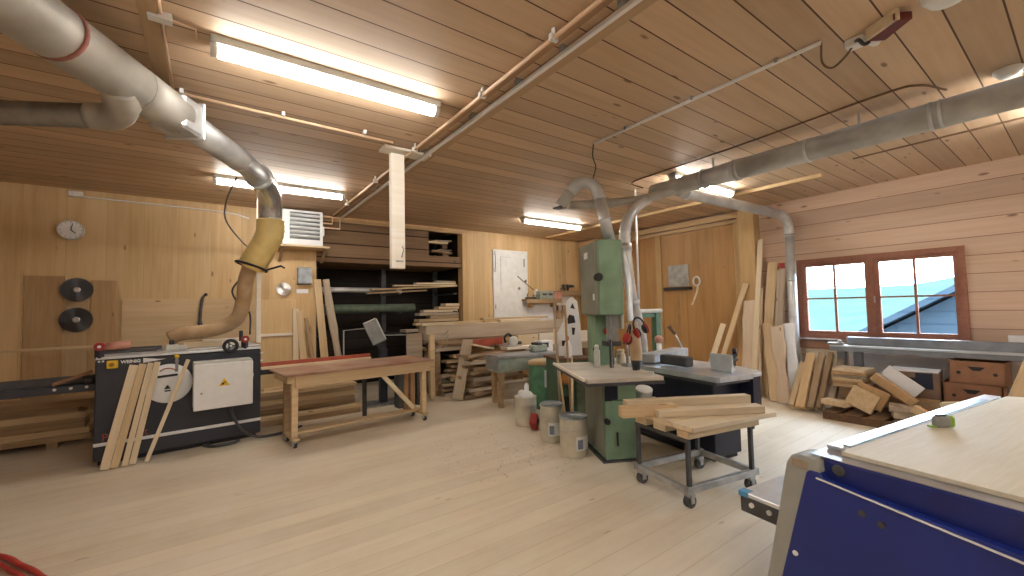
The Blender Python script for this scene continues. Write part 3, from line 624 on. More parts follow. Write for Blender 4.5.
for p0, p1, ww, m, lb in LN:
    plank('leaning_board', lb, 'board', p0, p1, ww, .035, m, 'boards leaning at the alcove edge', (0, -1, 0), .03 if m is GREYW else 0)

# ------------------------------------------------------------------ four sided planer
P = thing('planing_machine', 'long dark slate planing machine with white disc and electrical cabinet', 'planing machine', (-.99, 6.24, 0), R(5.0))
MB().span((0, .02, .055), (1.54, 1.05, 1.13), .012).build('machine_body', SLATE, P)
MB().span((.03, .1, 0), (1.5, 1.0, .056)).build('plinth', BLACK, P)
MB().span((0.005, .005, 1.135), (1.535, 1.0, 1.16), .003).build('top_rail', ALU, P)
MB().span((0, .03, 1.16), (1.54, .95, 1.185), .003).build('machine_table', CAST, P)
MB().span((0, .01, .215), (1.54, .022, .25)).build('white_stripe', GLAZEW, P)
MB().span((.03, .1, 1.185), (.5, .22, 1.22), .004).span((.03, .3, 1.185), (.55, .34, 1.235), .004).build('guide_fence', IRON, P)
for i, (x0, x1, y, z, m) in enumerate(((.62, .78, .12, 1.185, GREYP), (.75, 1.15, .3, 1.185, PINEL), (.95, 1.45, .42, 1.185, PINEW))):
    MB().span((x0, y, z), (x1, y + .1, z + .045 + .02 * i), .004).build('pressure_shoe', m, P)
b = MB(); b.span((.58, .06, 1.185), (.7, .16, 1.25), .006); b.build('cutter_block', GREYP, P)
MB().span((.61, .08, 1.25), (.66, .12, 1.3), .005).build('clamp_lever', BLACK, P)
hw = MB().tube([V((1.2 + .068 * math.cos(a), -.05, 1.2 + .068 * math.sin(a))) for a in [i * math.pi / 12 for i in range(24)]], .02, 8, closed=True).build('handwheel', BLACK, P)
b = MB(); b.tube([(1.2, -.06, 1.2), (1.2, .03, 1.2)], .02, 10)
for k in range(3):
    a = k * 2.094; b.bar((1.2, -.05, 1.2), (1.2 + .065 * math.cos(a), -.05, 1.2 + .065 * math.sin(a)), .02, .01, (0, 1, 0))
b.build('wheel_hub', IRON, hw); MB().tube([(1.2, -.075, 1.2), (1.2, -.06, 1.2)], .013, 10).build('hub_cap', GLAZEW, hw)
for x, z, nm in ((.03, 1.275, 'infeed'), (1.36, 1.27, 'outfeed')):
    MB().bar((x, .03, 1.15), (x, .03, 1.27), .06, .05).build(nm + '_post', SLATE, P)
    MB().tube([(x, -.02, z), (x, .06, z)], .045, 14).build(nm + '_knob', RED, P)
    MB().tube([(x, -.028, z), (x, -.018, z)], .016, 10).build(nm + '_knob_cap', GLAZEW, P)
MB().tube([(.06, .1, 1.265), (.27, .13, 1.275)], .045, 14).build('feed_roller', PINK, P)
MB().span((1.3, .02, 1.25), (1.34, .06, 1.38), .005).build('feed_lever', BLACK, P)
MB().span((.09, -.03, 1.035), (.18, .02, 1.118), .006).build('main_switch', YEL, P); MB().tube([(.13, -.045, 1.075), (.13, -.03, 1.075)], .022, 12).build('switch_knob', paint('amber', (.4, .2, .01), .4), P)
for x in (.03, .06): MB().tube([(x, .0, 1.115), (x, .02, 1.115)], .011, 8).build('cover_bolt', GLAZEW, P)
def fr(x, y, z): return M(((1, 0, 0, x), (0, 0, 1, y), (0, 1, 0, z), (0, 0, 0, 1))) @ Euler((0, 0, 0)).to_matrix().to_4x4()
TX = lambda x, z, y=.017: M.Translation((x, y, z)) @ Euler((R(90), 0, 0)).to_matrix().to_4x4()
text('lettering', 'WEINIG', .046, GLAZEW, P, TX(.2, 1.078), bold=.002)
MB().prism([(0, -.028), (0, .028), (.13, .004), (.2, .0)], .004, M.Translation((.385, .018, 1.095)) @ Euler((R(90), 0, 0)).to_matrix().to_4x4()).build('logo_pennant', GLAZEW, P)
text('lettering', 'Profimat', .11, REDR, P, TX(.06, .265), bold=.001)
dd = MB().lathe([(.222, 0), (.222, .02), (.215, .028), (.05, .03)], (.61, .02, .81), 40, (0, -1, 0)).build('disc_door', GLAZEW, P)
MB().bar((.51, -.02, .895), (.69, -.02, .905), .025, .02, (0, -1, 0), .004).build('disc_handle', BLACK, dd)
MB().tube([V((.6 + .075 * math.cos(a), -.0105, .935 + .05 * math.sin(a))) for a in [.3 + i * .25 for i in range(11)]], .006, 6).build('turn_arrow', REDR, dd)
MB().prism([(-.03, 0), (.03, 0), (0, .045)], .002, M.Translation((.6, -.0105, .75)) @ Euler((R(90), 0, 0)).to_matrix().to_4x4()).span((.575, -.013, .72), (.63, -.0105, .735)).build('warning_mark', BLACK, dd)
cb = MB().span((.83, -.2, .5), (1.41, .02, 1.04), .008).build('electrical_cabinet', GREYP, P)
MB().span((.825, -.225, .485), (1.415, -.2, 1.015), .008).build('cabinet_door', GLAZEW, cb)
q = Euler((R(90), 0, 0)).to_matrix().to_4x4()
MB().prism([(-.055, 0), (.055, 0), (0, .09)], .003, M.Translation((1.12, -.226, .745)) @ q).build('warning_sign', YEL, cb)
MB().prism([(-.03, .008), (-.02, .04), (.0, .03), (.005, .06), (.018, .03), (.005, .034), (-.005, .016)], .002, M.Translation((1.12, -.2295, .745)) @ q).build('flash_symbol', BLACK, cb)
for z in (.63, .9): MB().tube([(.9, -.235, .68), (.9, -.22, .68)], .01, 8).build('cabinet_lock', MIDG, cb); break
MB().span((1.41, -.1, .8), (1.44, -.05, .84)).build('cabinet_latch', GLAZEW, cb)
MB().tube([(.68, .0, 1.06), (.68, .03, 1.06)], .02, 10).tube([(.68, -.02, .94), (.68, -.02, 1.1)], .016, 10).build('air_regulator', STEEL, P); MB().ball((.68, -.02, 1.115), .025).build('regulator_knob', YEL, P)
MB().tube(curve([(1.2, -.1, .5), (1.22, -.12, .36), (1.32, -.16, .16), (1.5, -.12, .04), (1.8, -.05, .02), (2.05, .1, .02)], 5), .016, 8).build('supply_cable', IRON, P)
MB().span((-1.9, .28, .78), (0, .5, .86), .006).build('infeed_bed', SLATE, P)
MB().span((-1.9, .5, .86), (0, .62, .93), .004).build('infeed_fence', IRON, P)
MB().span((-1.8, .32, 0), (-1.7, .46, .78)).build('infeed_leg', SLATE, P)
MB().bar((-.35, .4, .87), (-.05, .42, .98), .03, .1, (0, 1, 0)).build('infeed_guide', CARD, P)
for x in (-.32, -.2, -.08): MB().tube([(x, .27, .83), (x, .285, .83)], .015, 8).build('bed_bolt', GLAZEW, P)
MB().span((-.11, .26, .86), (-.02, .34, .94), .02).build('end_roller', BLACK, P)
MB().span((1.54, .1, .78), (2.1, .35, .87), .006).build('outfeed_bed', IRON, P)
MB().span((1.54, .02, .895), (3.0, .05, .948), .004).build('outfeed_fence', REDR, P)
MB().span((1.54, -.02, .86), (3.0, .14, .895), .003).build('outfeed_strip', PINEL, P)
MB().span((2.9, .04, 0), (2.95, .09, .86)).build('outfeed_leg', IRON, P)
for i, z in enumerate((.98, 1.08)): MB().tube([(1.53, .0, z), (1.555, .0, z)], .012, 8).build('side_bolt', GLAZEW, P)
tag(MB().bar((-3.2, 7.42, 1.2), (-1.06, 7.40, 1.225), .05, .03, bev=.002).build('long_batten', PINE), 'long pale batten resting level along the brown boards beside the planer', 'batten')
# strips leaning on the planer front
cs, sn = math.cos(R(5)), math.sin(R(5))
def PW(x, y, z): return (-.99 + x * cs - y * sn, 6.24 + x * sn + y * cs, z)
for x0, x1, z1, ww, lb in ((.10, .31, 1.055, .075, 'pine strip leaning on the planer, first under the lettering'), (.175, .385, 1.06, .066, 'pine strip leaning on the planer, second under the lettering'), (.255, .45, 1.065, .05, 'pine strip leaning on the planer, third, next to the gap'), (.315, .508, 1.07, .055, 'pine strip leaning on the planer beside the white disc'), (.43, .785, 1.07, .04, 'slim pine strip leaning over the white disc')):
    plank('leaning_strip', lb, 'strip', PW(x0, -.17, .012), PW(x1, -.03, z1), ww, .022, PINEL if x0 != .175 else PINE, 'pine strips leaning on the planer', (0, -1, 0))
cable('short dark hose curled on the floor under the cabinet', [PW(1.3, -.06, .03), PW(1.22, -.1, .02), PW(1.05, -.1, .02), PW(.95, .02, .02), PW(1.0, .06, .02)], .018, IRON, 'floor_hose', 'hose')

# ------------------------------------------------------------------ lumber stacks along the back wall
def stack(x0, x1, y0, layers, zb, group, lbl, pile=('board', 'board')):
    z = zb
    for i, (t, parts) in enumerate(layers):
        for j, (dx0, dx1, dy, ww, m) in enumerate(parts):
            plank(pile[0], (ORD[i] + ' layer' + ('' if len(parts) == 1 else (', front board' if j == 0 else ', rear board' if j == len(parts) - 1 else ', middle board')) + ' of ' + lbl), pile[1],
                  (x0 + dx0, y0 + dy + ww / 2, z + t / 2 + .001), (x1 + dx1, y0 + dy + ww / 2, z + t / 2 + .001), ww, t, m, group)
        z += t + .002
    return z
tag(MB().span((-1.6, 7.5, 0), (-1.5, 8.0, .08)).build('bearer', AGED), 'bearer under the timber stack beside the planer', 'bearer')
tag(MB().span((-4.2, 7.5, 0), (-4.1, 8.0, .08)).build('bearer', AGED), 'bearer under the far end of the timber stack beside the planer', 'bearer')
stack(-4.6, -1.2, 7.45, [(.07, [(0, 0, 0, .28, AGED), (0, -.05, .3, .25, AGED)]), (.07, [(0, -.02, 0.01, .26, PINE), (0, -.02, .3, .24, AGED)]), (.07, [(0, -.06, 0, .27, AGED), (0, -.1, .3, .22, AGED)]), (.05, [(0, -.06, .0, .22, AGED), (0, -.02, .28, .2, BARK)]), (.07, [(0, -.05, -.02, .24, PINE), (0, -.1, .26, .24, AGED)]), (.06, [(0, -.12, .0, .22, BARK), (0, -.08, .25, .2, BARK)]), (.09, [(0, 0.0, -.02, .26, AGED), (0, 0, .26, .26, AGED)])], .08, 'timbers stacked beside the planer', 'the timber stack under the infeed table')
stack(.56, 1.9, 6.98, [(.08, [(0, .05, -.1, .3, AGED), (0, .02, .22, .3, PINE)]), (.05, [(0, .1, -.12, .26, PINE), (0, .05, .2, .24, AGED)]), (.08, [(0, 0, 0, .22, BARK), (0, 0, .26, .22, AGED)]), (.06, [(0, -.02, -.04, .24, AGED), (0, -.05, .24, .22, BARK)]), (.06, [(0, .02, .0, .24, PINE), (0, .0, .26, .2, AGED)]), (.06, [(0, -.02, .0, .22, AGED), (0, .0, .26, .2, AGED)]), (.05, [(0, .03, .02, .2, PINE), (.1, .02, .26, .2, PINE)])], 0, 'timbers stacked behind the wheeled bench', 'the timber stack behind the wheeled bench')

# ------------------------------------------------------------------ wheeled bench
B = thing('wheeled_bench', 'long wooden workbench on castors with a worn red top', 'workbench', (.72, 5.53, 0), R(5.3))
MB().span((-.02, -.02, .845), (1.96, .80, .872), .006).build('bench_top', TOPRED, B)
MB().span((.1, .0, .71), (1.9, .03, .845), .003).build('apron', wood('bench_apron', (.62, .46, .28), (.5, .35, .19)), B)
MB().span((.1, .72, .71), (1.9, .75, .845), .003).build('apron', PINE, B)
for x in (.02, 1.86): MB().span((x, .03, .76), (x + .05, .69, .845), .003).build('cross_rail', PINE, B)
for x in (.07, 1.78):
    for y, m in ((.03, PINE), (.38, AGED)): MB().span((x, y, .12), (x + .07, y + .07, .845), .004).build('leg', m, B)
for x in (.07, 1.78): MB().span((x, -.01, .09), (x + .08, .46, .125), .003).build('foot_rail', PINE, B)
MB().span((.14, .12, .135), (1.82, .3, .16), .003).build('lower_shelf', PINE, B)
MB().bar((1.2, .06, .72), (1.66, .06, .2), .06, .03, (0, 1, 0), .003).build('brace', PINEL, B)
for x in (1.62, 1.72): MB().span((x - .03, .2, .16), (x + .03, .24, .71), .003).build('stretcher_board', wood('bench_brown', (.5, .3, .16), (.36, .2, .1), axis=2, across=0), B)
for x in (.11, 1.82):
    for y in (.04, .4):
        c = MB().bar((x, y, .03), (x, y, .09), .045, .05).build('caster_fork', STEEL, B)
        MB().tube([(x - .015, y, .038), (x + .015, y, .038)], .038, 16).build('caster_wheel', BLACK, c)

# ------------------------------------------------------------------ control stand in front of the alcove
S = thing('control_stand', 'dark control stand with a tilted white faced panel before the alcove', 'control stand', (2.42, 7.2, 0))
MB().span((-.36, -.18, 0), (.28, .24, .04), .006).build('base_plate', STEEL, S); MB().span((-.06, -.06, .04), (.06, .06, .95), .006).build('column', SLATE, S)
pm = M.Translation((-.15, -.02, 1.24)) @ Euler((0, R(-24), R(-18))).to_matrix().to_4x4()
pb = MB().box((0, 0, 0), (.22, .3, .4), None, .012).build('panel_housing', MIDG, S); pb.matrix_local = pm
pf = MB().box((.118, 0, 0), (.012, .29, .385), None, .004).box((0, 0, .204), (.21, .29, .01)).build('panel_face', GLAZEW, pb)
MB().bar((-.02, 0, .9), (-.12, 0, 1.1), .08, .06).build('panel_arm', SLATE, S)
MB().tube([(-.62, .1, .0), (-.62, .1, 1.28), (-.28, .1, 1.3)], .012, 6).build('side_rod', MIDG, S)
MB().tube([(0.02, 0, 1.17), (.5, .1, 1.15)], .01, 6).build('swing_rod', MIDG, S)
o = thing('black_trestle', 'dark steel trestle leg under the wheeled bench end', 'trestle', (2.62, 6.78, 0))
MB().span((-.12, -.1, 0), (-.03, .1, .7)).span((.22, -.05, 0), (.3, .05, .72)).build('trestle_post', IRON, o); MB().span((-.14, -.02, .55), (.32, .02, .62)).build('trestle_bar', BLACK, o)
o = thing('bundle_board', 'pale offcut board standing behind the wheeled bench end', 'board', (3.0, 7.25, 0))
MB().span((-.14, -.02, 0), (.16, .02, 1.17), .003).build('offcut_board', GREYW, o)
for i, (x, t, m) in enumerate(((2.62, .02, ORANGE), (2.7, -.02, BRD), (2.78, .01, GREYW), (2.88, .03, PINE))):
    plank('upright_offcut', ORD[i].replace('lowest', 'first') + ' upright offcut standing behind the bench end, counted from the column', 'offcut', (x, 6.92, .01), (x + t, 6.98, .72), .07, .03, m, 'upright offcuts behind the bench', (0, -1, 0))
for i in range(4):
    a = .25 + i * .22; plank('twig', ORD[i].replace('lowest', 'first') + ' thin branch splaying from the bundle beside the beam pile', 'branch', (3.28, 7.12, .7 + i * .06), (3.28 + .33, 7.1 - .01 * i, .93 + .09 * i), .03, .02, GREYW, 'thin branches beside the beam pile', (0, -1, 0), .02)

# ------------------------------------------------------------------ beam pile before the hatch
o = thing('pile_post', 'pale upright post at the end of the beam pile', 'post', (3.27, 7.08, 0)); MB().span((-.045, -.045, 0), (.045, .045, 1.14), .004).build('post_timber', PINE, o)
tag(MB().span((5.9, 7.0, 0), (6.0, 7.6, .82)).build('support_block', AGED), 'wooden block supporting the far end of the beam pile', 'support')
tag(MB().span((3.4, 7.2, 0), (3.5, 7.7, .82)).build('support_block', AGED), 'wooden block supporting the post end of the beam pile', 'support')
stack(3.2, 6.6, 7.1, [(.06, [(.15, 0, -.02, .26, GREYW), (.1, .1, .28, .3, AGED)]), (.05, [(.1, -.4, .02, .2, BARK), (.2, 0, .28, .28, GREYW)]), (.06, [(.2, -.3, -.02, .24, AGED), (.1, 0, .28, .3, GREYW)]), (.04, [(.0, -.9, .0, .2, BARK), (.2, 0, .26, .28, GREYW)]), (.11, [(0, .15, -.02, .26, GREYW), (0, .2, .3, .26, PINE)]), (.15, [(-.02, 0, 0, .24, wood('grey_beam', (.62, .52, .4), (.5, .4, .29))), (.05, .1, .28, .24, PINE)])], .82, 'beams and boards piled before the hatch', 'the beam pile before the hatch', ('beam', 'beam'))
for i, (x0, x1, y, z, m) in enumerate(((3.1, 3.75, 7.05, 1.326, PINEL), (3.15, 4.6, 7.45, 1.326, PINE), (5.0, 6.1, 7.35, 1.326, PINEL), (4.7, 6.5, 7.55, 1.37, PINE))):
    plank('board', ('short pale block on the post end of the beam pile', 'board lying on the beam pile next to the alcove', 'pale board lying on the beam pile under the hatch', 'long board at the wall side on the beam pile')[i], 'board', (x0, y + .1, z), (x1, y + .1, z), .14, .04, m, 'boards lying on the beam pile')
# rough slabs heaped in front of the beam pile
zz = 0
rs = random.Random(5)
for i in range(13):
    t = rs.choice((.045, .05, .06)); x0 = 3.62 + rs.uniform(-.06, .22) + (.1 if i > 7 else 0); x1 = 4.78 + rs.uniform(-.15, .3); ya = 6.62 + rs.uniform(-.05, .1) + .008 * i; sk = rs.uniform(-.06, .06)
    plank('slab', ORD[i] + ' rough edged slab in the heap beside the leaning plank', 'slab', (x0, ya, zz + t / 2 + .004), (x1, ya + .1 + sk, zz + t / 2 + .004), rs.uniform(.26, .4), t, rs.choice((BARK, BARK, AGED, GREYW)), 'rough slabs heaped before the beam pile', (0, 0, 1), .07)
    zz += t + .008
for i in range(9):
    t = .05; x0 = 3.45 + rs.uniform(-.05, .25)
    plank('slab', ORD[i] + ' rough slab in the low heap behind the leaning plank', 'slab', (x0, 7.12, .03 + i * .085), (x0 + rs.uniform(.9, 2.2), 7.16, .03 + i * .085), .22, .05, rs.choice((BARK, AGED, GREYW)), 'rough slabs behind the leaning plank', (0, 0, 1), .06)
plank('leaning_plank', 'grey plank leaning steeply against the slab heap', 'plank', (3.5, 6.55, .03), (3.86, 6.78, 1.03), .2, .04, wood('pale_grey_plank', (.56, .47, .35), (.46, .37, .26)), None, (-.9, -.55, .2))
o = thing('bent_board', 'short pale board lying tilted on top of the slab heap', 'board', (4.08, 6.68, .9))
MB().box((0, 0, 0), (.42, .3, .03), (0, R(14), R(-12)), .003).build('board_face', PINEL, o)
plank('red_beam', 'orange-red painted board on the slab heap behind the tilted board', 'board', (4.0, 7.0, .93), (4.75, 7.0, .95), .1, .13, REDR)
tag(MB().span((4.55, 6.5, .8), (5.3, 6.72, .855), .004).build('white_block', PINEW), 'thick white planed board lying on the slab heap', 'board')
o = thing('hand_saw_machine', 'small power saw with dark handle on the white planed board', 'power saw', (4.72, 6.62, .856))
MB().span((-.12, -.09, 0), (.2, .09, .02), .003).build('saw_base', STEEL, o); MB().lathe([(.1, 0), (.1, .03), (.05, .04)], (.02, -.04, .1), 20, (0, -1, 0)).build('saw_guard', GREYP, o)
MB().tube(curve([(-.13, 0, .08), (-.15, 0, .18), (-.06, 0, .24), (.03, 0, .18)], 5), .022, 8).build('saw_handle', BLACK, o); MB().span((0, .0, .06), (.16, .08, .15), .015).build('saw_motor', RED, o); MB().span((.12, -.06, .03), (.22, .04, .09), .01).build('battery', IRON, o)
WB = [(4.4, 5.35, .74, PINEL), (5.2, 5.75, .9, PINEW), (5.7, 6.35, .92, PINEW), (6.3, 6.9, .92, PINEL)]
for i, (x0, x1, z, m) in enumerate(((5.1, 5.62, .93, PINEL), (5.66, 6.1, .93, PINEW), (6.14, 6.62, .93, PINEL), (6.66, 7.1, .93, PINEW))):
    tag(MB().span((x0, 6.9, .8), (x1, 6.98, 1.04), .004).build('pale_block', m), ORD[i].replace('lowest', 'first') + ' pale upright block in the row under the beams, counted from the saw', 'block', 'pale blocks in a row under the beams')
tag(MB().span((4.85, 6.76, .66), (7.1, 7.02, .79), .004).build('base_beam', GREYW), 'thick grey beam under the row of pale blocks', 'beam')
for x in (5.0, 6.9): tag(MB().span((x, 6.8, 0), (x + .12, 7.0, .655)).build('support_block', DARKW), 'dark block under the ' + ('saw end' if x < 6 else 'far end') + ' of the grey beam', 'support')

# ------------------------------------------------------------------ bandsaw
S = thing('bandsaw', 'tall green bandsaw with grey-green wheel doors and a pale table', 'bandsaw', (3.28, 3.0, 0), R(-28))
MB().span((0.02, 0, .02), (.36, .62, .91), .008).build('base_box', GREEN, S)
MB().span((0, .015, .06), (.02, .6, .9), .006).build('lower_wheel_door', BSGREY, S)
MB().span((-.02, -.02, 0), (.38, .66, .022)).build('foot_plate', IRON, S)
MB().span((.02, -.006, .62), (.16, .0, .9)).build('recess_panel', NAVY, S)
MB().span((.1, -.012, .62), (.29, 0, .63)).build('slot_lip', DGREEN, S)
MB().span((.135, -.008, .16), (.155, .0, .3)).build('slot', BLACK, S)
MB().tube([(.03, -.05, .42), (.03, 0, .42)], .03, 12).build('base_knob', BLACK, S)
tb = MB().span((-.34, -.57, .912), (.38, .58, .95), .004).build('saw_table', CAST, S); tb.data.materials[0] = paint('dusty_table', (.66, .6, .5), .5, .1, c2=(.5, .46, .4), scale=3)
MB().span((-.345, -.575, .885), (.385, .575, .912)).build('table_edge', IRON, S)
MB().span((-.375, -.55, .93), (-.35, .6, .955)).build('table_rail', PINEW, S)
MB().span((.05, .3, .95), (.26, .6, 1.52), .006).build('column', GREEN, S)
MB().span((.0, .02, 1.5), (.27, .6, 2.3), .012).build('head_box', GREEN, S)
MB().span((-.02, .02, 1.505), (0, .59, 2.29), .012).build('upper_wheel_door', BSGREY, S)
MB().tube([(-.01, -.03, 1.9), (-.01, .03, 1.9)], .042, 16).build('door_knob', BLACK, S)
MB().span((-.024, .3, 2.13), (-.02, .42, 2.2)).build('door_sticker', GLAZEW, S); MB().span((-.023, .1, 1.66), (-.02, .15, 1.73)).build('round_sticker', GLAZEW, S)
MB().span((.12, .12, 1.2), (.24, .16, 1.52), .003).build('blade_cover', MIDG, S)
MB().span((.115, .05, .95), (.15, .085, 1.24), .003).build('guide_post', IRON, S)
MB().span((.128, .03, .95), (.131, .05, 1.5)).build('saw_band', STEEL, S)
MB().tube([(.04, .29, 1.12), (.04, .25, 1.12)], .035, 14).build('column_knob', BLACK, S); MB().ball((.16, .27, 1.32), .035).build('stop_knob', RED, S)
MB().span((.1, .1, 1.17), (.26, .25, 1.22)).build('guide_block', IRON, S)
MB().span((.27, .1, 1.35), (.3, .5, 2.2)).build('spine_strip', GREYP, S)
o = thing('vacuum_hose', 'tan ribbed hose with black nozzle hanging over the bandsaw table', 'hose', (0, 0, 0))
def BS(x, y, z): c, s_ = math.cos(R(-28)), math.sin(R(-28)); return (3.28 + x * c - y * s_, 3.0 + x * s_ + y * c, z)
pts, rad = ribbed([BS(.31, -.06, 1.42), BS(.305, -.12, 1.3), BS(.3, -.17, 1.15), BS(.295, -.18, 1.05)], .058, .02, .05)
MB().tube(pts, rad, 16).build('hose_body', THOSE, o); MB().tube([BS(.295, -.18, 1.06), BS(.29, -.185, .952)], [.055, .034], 16).build('nozzle', BLACK, o)
MB().tube(curve([BS(.31, -.06, 1.4), BS(.31, -.03, 1.55), BS(.33, .02, 1.85), BS(.3, .1, 2.2)], 5), .032, 12).build('upper_tube', ALU, o)
def earmuffs(lb, x, y, z, m, rot):
    o = thing('ear_muffs', lb, 'ear muffs', BS(x, y, z), 0, None, rot=rot)
    MB().tube([V((.07 * math.cos(a), 0, .1 * math.sin(a) + .02)) for a in [i * math.pi / 12 for i in range(13)]], .01, 8).build('headband', BLACK, o)
    for sx in (-1, 1):
        c = MB().ball((sx * .068, 0, -.02), .05, (.55, .8, 1.1)).build('ear_cup', m, o); MB().ball((sx * .045, 0, -.02), .045, (.4, .8, 1.1)).build('cup_cushion', BLACK, c)
earmuffs('red ear muffs hanging on the bandsaw, lower of the two', .2, -.22, 1.29, RED, (R(10), R(12), R(30)))
earmuffs('red ear muffs hanging on the bandsaw beside the silver hose, upper of the two', .36, -.16, 1.36, RED, (R(-8), R(-20), R(-10)))
o = thing('spray_can', 'grey-white spray can standing on the bandsaw table', 'spray can', BS(.01, .17, .95))
MB().lathe([(.03, 0), (.033, .01), (.033, .17), (.026, .19)], (0, 0, 0), 20).build('can_body', GREYP, o); MB().lathe([(.024, .19), (.024, .225), (.015, .235)], (0, 0, 0), 16).build('spray_cap', WHITE, o)
tag(MB().box((0, 0, 0), (.16, .025, .02), None, .002).build('wood_strip', PINEW, loc=BS(.3, -.37, .962), rot=(0, 0, R(-80))), 'small pale strip of wood lying on the bandsaw table edge', 'strip')
# clutter behind the bandsaw table
tool('glue_jar', 'cream jar on the bandsaw table behind the guide', 'jar', BS(.33, .3, .951), [('jar_body', CREAM, lambda b: b.lathe([(.045, 0), (.05, .02), (.05, .1), (.035, .13)])), ('jar_lid', PINEL, lambda b: b.lathe([(.04, .13), (.04, .16), (.02, .165)]))])
tool('steel_vice', 'small steel clamp stand on the bandsaw table near the tan hose', 'clamp', BS(.33, .12, .951), [('clamp_base', STEEL, lambda b: b.span((-.05, -.05, 0), (.05, .05, .03), .004)), ('clamp_post', STEEL, lambda b: b.tube([(0, 0, .03), (0, 0, .32)], .014, 10)), ('clamp_arm', IRON, lambda b: b.span((-.05, -.012, .24), (.06, .012, .27)))])
o = thing('roller_stand', 'dark green roller stand with a pale top bar by the silver hose', 'roller stand', (5.55, 4.2, 0))
MB().tube([(-.3, 0, 1.5), (.5, 0, 1.5)], .035, 14).build('top_roller', GREYP, o)
MB().span((.3, -.05, .05), (.42, .05, 1.47), .005).build('upright', DGREEN, o); MB().span((-.28, -.02, 1.4), (.42, .02, 1.46)).build('cross_bar', DGREEN, o); MB().span((.0, -.3, 0), (.5, .3, .05)).build('stand_foot', DGREEN, o)

# ------------------------------------------------------------------ behind the bandsaw: green machine, cyclone bin, old grey machine
G = thing('green_cabinet', 'dark green machine cabinet with an orange door plate behind the bandsaw', 'machine cabinet', (4.3, 4.5, 0), R(-20))
MB().span((-.3, -.2, 0), (.15, .3, .84), .012).build('cabinet_body', DGREEN, G); MB().span((-.04, -.215, .1), (.13, -.2, .78), .005).build('cabinet_door', paint('olive_door', (.2, .22, .13), .5), G)
MB().lathe([(.09, 0), (.09, .02), (.07, .03)], (-.18, -.2, .6), 20, (0, -1, 0)).build('orange_cover', paint('orange_plate', (.5, .2, .05), .5), G)
MB().span((-.33, -.24, .84), (.18, .33, .88), .006).build('cabinet_top', DARKW, G); MB().span((-.24, -.21, .12), (-.12, -.2, .35)).build('vent_plate', BLACK, G)
D = thing('green_bin', 'round green bin with a wooden lid behind the metal cans', 'bin', (4.40, 5.27, 0))
MB().lathe([(.24, 0), (.25, .02), (.25, .66), (.24, .68)], (0, 0, 0), 28).build('bin_body', paint('bin_green', (.1, .26, .15), .5), D); MB().lathe([(.255, .68), (.255, .73), (.2, .75)], (0, 0, 0), 28).build('bin_lid', PINE, D)
MB().span((-.2, -.262, .36), (-.07, -.24, .62), .004).build('bin_label', GREYP, D)
Gm = thing('grey_planer', 'old grey-green jointing machine with splayed wooden legs', 'machine', (4.14, 5.82, 0), R(-6))
MB().span((-.35, -.2, .55), (.78, .2, .78), .01).build('machine_bed', GGREEN, Gm); MB().span((-.38, -.24, .78), (.8, .24, .82), .005).build('bed_table', CAST, Gm)
MB().span((-.37, -.21, .6), (-.35, .21, .82)).build('end_plate', MIDG, Gm)
for x in (-.26, .66):
    for s_ in (-1, 1): MB().bar((x, s_ * .14, .56), (x + .05 * s_, s_ * .2, 0), .1, .06, (1, 0, 0), .004).build('machine_leg', AGED, Gm)
tag(MB().span((4.1, 6.08, .0), (4.7, 6.3, .28), .006).build('offcut_box', GREYW), 'grey wooden box under the old jointing machine', 'box')
tool('green_vice', 'green bench vice on the old jointing machine', 'vice', (4.68, 5.75, .823), [('vice_body', GGREEN, lambda b: b.span((-.16, -.08, 0), (.16, .08, .12), .02)), ('vice_jaw', IRON, lambda b: b.span((-.08, -.1, .12), (.02, .1, .16), .006)), ('vice_screw', STEEL, lambda b: b.tube([(-.26, 0, .06), (.2, 0, .06)], .015, 8))])
tool('blue_tin', 'white and dark blue box behind the green vice', 'box', (5.0, 6.0, .0), [('box_body', GLAZEW, lambda b: b.span((-.12, -.1, .0), (.16, .1, .98), .006)), ('box_band', NAVY, lambda b: b.span((-.1, -.105, .86), (.05, -.1, .95)))])
# white routing template with cut-outs
o = thing('routing_template', 'tall white template board with dark cut-outs behind the bandsaw table', 'template', (4.28, 4.55, .881))
T_ = M.Translation((0, 0, 0)) @ Euler((R(84), 0, R(-30))).to_matrix().to_4x4()
MB().prism([(-.15, 0), (.2, 0), (.19, .45), (.16, .8), (.08, .86), (.0, .8), (-.06, .5), (-.15, .34)], .03, T_).build('template_board', GLAZEW, o)
for pl in ([(.0, .46), (.12, .48), (.1, .58), (.03, .6), (.0, .54)], [(.05, .7), (.12, .68), (.09, .77)], [(.06, .30), (.09, .30), (.11, .40), (.06, .41)], [(-.1, .14), (-.01, .14), (-.01, .22), (-.1, .22)]):
    MB().prism(pl, .004, T_ @ M.Translation((0, 0, .029))).build('dark_cutout', BLACK, o)
tool('white_bottle', 'white squeeze bottle with red cap behind the bandsaw table', 'bottle', (4.12, 4.4, .881), [('bottle_body', GLAZEW, lambda b: b.lathe([(.05, 0), (.055, .03), (.055, .15), (.03, .22), (.02, .24)])), ('bottle_cap', RED, lambda b: b.lathe([(.022, .24), (.02, .29), (.008, .31)]))])
tag(MB().tube([(3.70, 4.0, .02), (4.0, 4.55, 1.28)], .014, 8).build('wooden_stick', PINE), 'wooden broom stick leaning steeply behind the cans', 'stick')
plank('upright_stick', 'thin brown batten standing behind the bandsaw table, beside the broom stick', 'batten', (3.78, 4.2, .02), (3.93, 4.45, 1.66), .026, .02, GREYW, None, (-.5, -.8, 0))
plank('upright_stick', 'brown batten standing behind the bandsaw, next to the template', 'batten', (3.9, 4.12, .02), (4.05, 4.36, 1.62), .03, .02, BRD, None, (-.5, -.8, 0))
